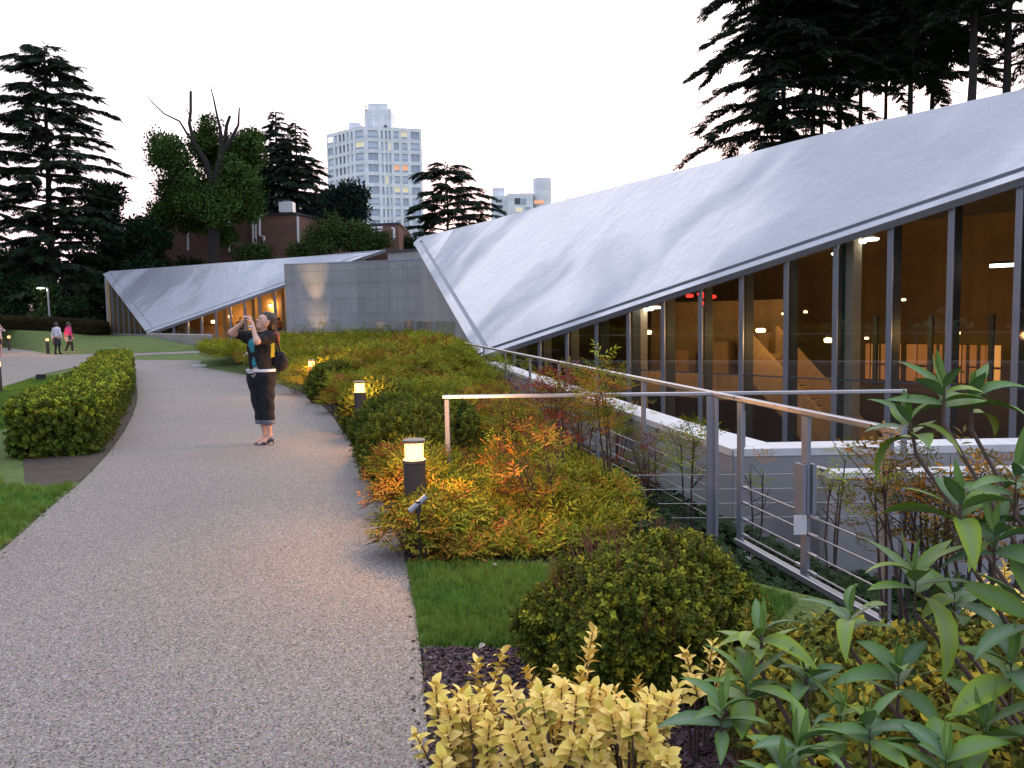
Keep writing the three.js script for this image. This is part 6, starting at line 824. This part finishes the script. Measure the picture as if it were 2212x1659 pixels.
  mesh('jeans', net((x, y, z) => Math.max(legs(x, y, z) + wr(x, y * 0.8, z) * 1.2, 0.295 - y, y - 0.965), [-0.26, 0.27, -0.22], [0.26, 1.0, 0.26], 0.009), cloth([0.005, 0.0055, 0.010], 0.95), t);
  const cuffs = union([cap([-0.030, 0.315, -0.02], [-0.028, 0.285, -0.02], 0.081), cap([0.072, 0.315, 0.05], [0.072, 0.285, 0.05], 0.086)], 0.008); mesh('cuffs', net((x, y, z) => Math.max(cuffs(x, y, z) + wr(x, y, z), 0.268 - y, y - 0.325), [-0.16, 0.24, -0.16], [0.2, 0.36, 0.18], 0.009), cloth([0.09, 0.11, 0.14]), t);
  const beltF = union([cap([-0.052, 0.955, 0.0], [0.042, 0.955, 0.02], 0.142)], 0.02); mesh('belt', net((x, y, z) => Math.max(beltF(x, y, z), Math.abs(y - 0.957) - 0.019), [-0.25, 0.92, -0.2], [0.22, 1.0, 0.22], 0.008), std({ color: C3(0.62, 0.61, 0.64), roughness: 0.45, metalness: 0.2 }), t);
  new B().box(V(-0.10, 0.952, 0.137), V(0.075, 0.052, 0.03)).build('buckle', M.rail, t); new B().prism([V(-0.10, 0.905, 0.145), V(-0.035, 0.905, 0.15), V(-0.06, 0.872, 0.145)], V(0, 0, 0.012)).build('pendant', M.rail, t);
  new B().tube([V(-0.047, 1.505, 0.235), V(-0.043, 1.52, 0.23)], 0.034, 14).build('bracelet', M.whitePipe, t);
  for (const [a, toe, z] of [[anR, [-0.125, 0.025, 0.012], -1], [anL, [-0.055, 0.025, 0.10], 1]]) { const A = V(...a), T = V(...toe), mid = A.clone().lerp(T, 0.55).setY(0.035), b = new B(); b.tube([A.clone().setY(0.075).add(V(0.028, 0, -0.005)), A.clone().lerp(T, 0.35).setY(0.05), mid, T], [0.033, 0.036, 0.034, 0.012], 10); b.tube([A.clone().setY(0.075).add(V(0.036, 0, -0.006)), A.clone().setY(0.0).add(V(0.046, 0, -0.006))], [0.012, 0.005], 7); b.tube([mid.clone().setY(0.008), T.clone().setY(0.008)], [0.03, 0.02], 8); b.build('shoe', std({ color: C3(0.045, 0.05, 0.085), roughness: 0.3, metalness: 0.2 }), t); }
  // camera in her hands, bag on her shoulder
  const cm = thing('compact_camera', 'small silver pink compact camera held up by the woman', 'camera', foot.clone().add(V(-0.105, 1.625, 0.185)), 0.55); new B().box(V(0, 0, 0), V(0.085, 0.055, 0.022)).build('housing', std({ color: C3(0.66, 0.50, 0.56), roughness: 0.35, metalness: 0.3 }), cm); new B().tube([V(-0.01, 0, -0.01), V(-0.01, 0, -0.032)], 0.019, 14).build('lens', M.darkCap, cm); new B().box(V(0, 0, 0.0125), V(0.06, 0.04, 0.003)).build('screen', M.black, cm); new B().box(V(-0.03, 0.03, 0), V(0.018, 0.006, 0.01)).build('shutter_button', M.rail, cm);
  const bg = thing('shoulder_bag', 'black shoulder bag with yellow strap side hanging on the woman\'s back', 'bag', foot.clone()); const bag = union([cap([0.20, 1.06, -0.07], [0.27, 1.04, -0.05], 0.075, 0.06), cap([0.19, 1.13, -0.06], [0.25, 1.14, -0.05], 0.06, 0.05), cap([0.21, 1.0, -0.08], [0.23, 0.99, -0.07], 0.06)], 0.06);
  mesh('pouch', net((x, y, z) => bag(x, y, z) + wr(x, y, z), [0.05, 0.88, -0.22], [0.42, 1.26, 0.1], 0.01), cloth([0.007, 0.006, 0.006], 0.9), bg); new B().tube([V(0.2, 1.18, -0.03), V(0.19, 1.3, 0.03), V(0.15, 1.44, 0.07), V(0.13, 1.45, 0.03), V(0.17, 1.33, -0.11), V(0.22, 1.17, -0.11)], 0.014, 8).build('strap', cloth([0.016, 0.015, 0.016]), bg);
  const ys = new B(); ys.face([V(0.165, 1.30, 0.10), V(0.200, 1.305, 0.08), V(0.19, 1.13, 0.075), V(0.150, 1.12, 0.098)]).face([V(0.165, 1.30, 0.094), V(0.150, 1.12, 0.092), V(0.19, 1.13, 0.069), V(0.200, 1.305, 0.074)]); ys.build('yellow_band', cloth([0.55, 0.40, 0.02]), bg);
}
function walker(label, p, h, turn, c) { // a simple adult figure at a distance; c: colours, pose
  const t = thing('person', label, 'person', p, turn), k = h / 1.66, s = c.step ?? 0.16, S = (v) => v.map((q) => q * k), cc = (a, b, r1, r2 = r1) => cap(S(a), S(b), r1 * k, r2 * k), cell = 0.016;
  const hands = c.up ? [[-0.05, 1.50, 0.17], [0.06, 1.50, 0.17]] : [[-0.25, 0.80, 0.08], [0.25, 0.80, -0.06]], el = c.up ? [[-0.24, 1.28, 0.14], [0.24, 1.28, 0.14]] : [[-0.235, 1.08, -0.02], [0.235, 1.08, -0.05]];
  const legs = [cc([-0.085, 0.86, 0], [-0.08, 0.47, s * 0.45], 0.078, 0.052), cc([-0.08, 0.47, s * 0.45], [-0.08, 0.08, s * 0.55], 0.052, 0.033), cc([-0.08, 0.05, s * 0.5], [-0.085, 0.03, s * 0.5 + 0.15], 0.035, 0.028), cc([0.085, 0.86, 0], [0.08, 0.47, -s * 0.1], 0.078, 0.052), cc([0.08, 0.47, -s * 0.1], [0.08, 0.08, -s], 0.052, 0.033), cc([0.08, 0.05, -s - 0.02], [0.085, 0.03, -s + 0.13], 0.035, 0.028)];
  const arms = [0, 1].flatMap((i) => { const o = i ? 1 : -1; return [cc([o * 0.165, 1.34, 0], el[i], 0.047, 0.038), cc(el[i], hands[i], 0.036, 0.025), cc(hands[i], [hands[i][0], hands[i][1] + (c.up ? 0.07 : -0.08), hands[i][2] + 0.02], 0.028, 0.018)]; });
  const head = headShape(V(0, 1.555 * k, 0.02 * k), V(0, 0.05, 1).normalize(), V(0, 1, -0.05).normalize(), 0.098 * k), fb = union([...legs, ...arms, cc([0, 1.30, 0], [0, 1.02, 0], 0.125, 0.105), cc([-0.15, 1.34, 0], [0.15, 1.34, 0], 0.06), cc([0, 1.36, 0], [0, 1.5, 0.01], 0.055, 0.05), cc([-0.04, 0.92, 0], [0.04, 0.92, 0], 0.125)], 0.04);
  const bx = [[-0.36 * k, -0.01, -0.36 * k], [0.36 * k, 1.74 * k, 0.36 * k]];
  mesh('body', net((x, y, z) => smin(fb(x, y, z), head.f(x, y, z), 0.02), ...bx, cell), c.skin || skinM, t);
  mesh('hair', net((x, y, z) => Math.max(Math.min(capD(x, y, z, cap([0, 1.585 * k, 0], [0, 1.56 * k, -0.02 * k], 0.102 * k)), c.long ? capD(x, y, z, cap([0, 1.52 * k, -0.06 * k], [0, 1.36 * k, -0.08 * k], 0.075 * k, 0.05 * k)) : 9), -capD(x, y, z, cap([0, 1.52 * k, 0.12 * k], [0, 1.56 * k, 0.12 * k], 0.085 * k))), ...bx, cell), hairM, t);
  const top = union([cc([0, 1.30, 0], [0, 1.0, 0], 0.15, 0.14), cc([-0.15, 1.335, 0], [0.15, 1.335, 0], 0.078), ...(c.sleeve === 0 ? [] : [0, 1].flatMap((i) => { const o = i ? 1 : -1; return [cc([o * 0.165, 1.335, 0], el[i], 0.066, 0.055), ...(c.sleeve === 2 ? [cc(el[i], hands[i], 0.055, 0.045)] : [])]; }))], 0.04);
  mesh('shirt', net((x, y, z) => Math.max(top(x, y, z) + 0.006 * Math.sin(y * 40 + x * 25), 0.86 * k - y), ...bx, cell), cloth(c.shirt), t);
  const skirt = c.skirt, low = skirt ? (x, y, z) => { const e = clamp((0.95 * k - y) / (0.42 * k), 0, 1); return Math.hypot(x, z * 1.25) - (0.135 + 0.085 * e + 0.012 * Math.sin(Math.atan2(z, x) * 7)) * k; } : union(legs.map((l) => [l[0], l[1], l[2] + 0.018 * k, l[3] + 0.022 * k]).filter((_, i) => i % 3 < 2).concat([cc([-0.04, 0.92, 0], [0.04, 0.92, 0], 0.142)]), 0.03);
  mesh(skirt ? 'skirt' : 'trousers', net((x, y, z) => Math.max(low(x, y, z), (c.hem ?? 0.1) * k - y, y - 0.97 * k), ...bx, cell), cloth(c.low), t);
  if (c.tights) mesh('tights', net((x, y, z) => Math.max(union(legs.map((l) => [l[0], l[1], l[2] + 0.006, l[3] + 0.006]), 0.03)(x, y, z), y - 0.8 * k), ...bx, cell), cloth(c.tights), t);
  if (c.tied) mesh('tied_jacket', net((x, y, z) => Math.max(Math.hypot(x, z * 1.15) - (0.17 + 0.03 * Math.sin(Math.atan2(z, x) * 5)) * k, 0.62 * k - y, y - 0.98 * k), ...bx, cell), cloth(c.tied), t);
  return t;
}
walker('person in white shirt, dark skirt and black tights walking away on the far path', P(125, 765.5, 43.3).setY(0.004), 1.62, 2.9, { shirt: [0.62, 0.62, 0.68], skirt: true, hem: 0.50, low: [0.025, 0.02, 0.03], tights: [0.012, 0.012, 0.014], sleeve: 2, step: 0.08 });
walker('person in magenta top with a grey garment round the waist, mid stride', P(151, 764.5, 44.5).setY(0.03), 1.60, 2.6, { shirt: [0.36, 0.035, 0.17], low: [0.012, 0.012, 0.016], hem: 0.1, sleeve: 2, tied: [0.17, 0.18, 0.22], step: 0.2 });
walker('person in pale shirt and dark skirt cut by the left edge, arms raised', P(-1, 766, 42).setY(0.004), 1.66, 0.9, { shirt: [0.50, 0.40, 0.44], skirt: true, hem: 0.62, low: [0.035, 0.02, 0.022], up: true, sleeve: 1, step: 0.1 });
walker('person in dark clothes standing on the stair behind the glass', facPt(4.5, 0.10, 4.2), 1.62, 2.2, { shirt: [0.02, 0.016, 0.02], low: [0.03, 0.014, 0.012], hem: 0.1, sleeve: 1, long: true });
{
  const cs = [[0.03, 0.025, 0.025], [0.45, 0.42, 0.4], [0.05, 0.04, 0.06], [0.25, 0.1, 0.06], [0.02, 0.02, 0.025], [0.4, 0.36, 0.3]], lab = ['guest in dark clothes at the lit end of the cafe counter', 'guest in a pale top behind the second bright cafe lamp', 'guest in dark top at the middle of the cafe front', 'guest in a rust coloured top inside the cafe', 'guest in black beside the cafe\'s right bays', 'guest in a cream top at the cafe\'s right bays'];
  cafeGuests.forEach(([p, s], i) => walker(lab[i], p, 1.62 * s, i * 1.3 + 0.4, { shirt: cs[i], low: [0.02, 0.02, 0.024], hem: 0.1, sleeve: 2, long: i % 2 === 0, step: 0.06 }));
}
renderer.render(scene, camera);
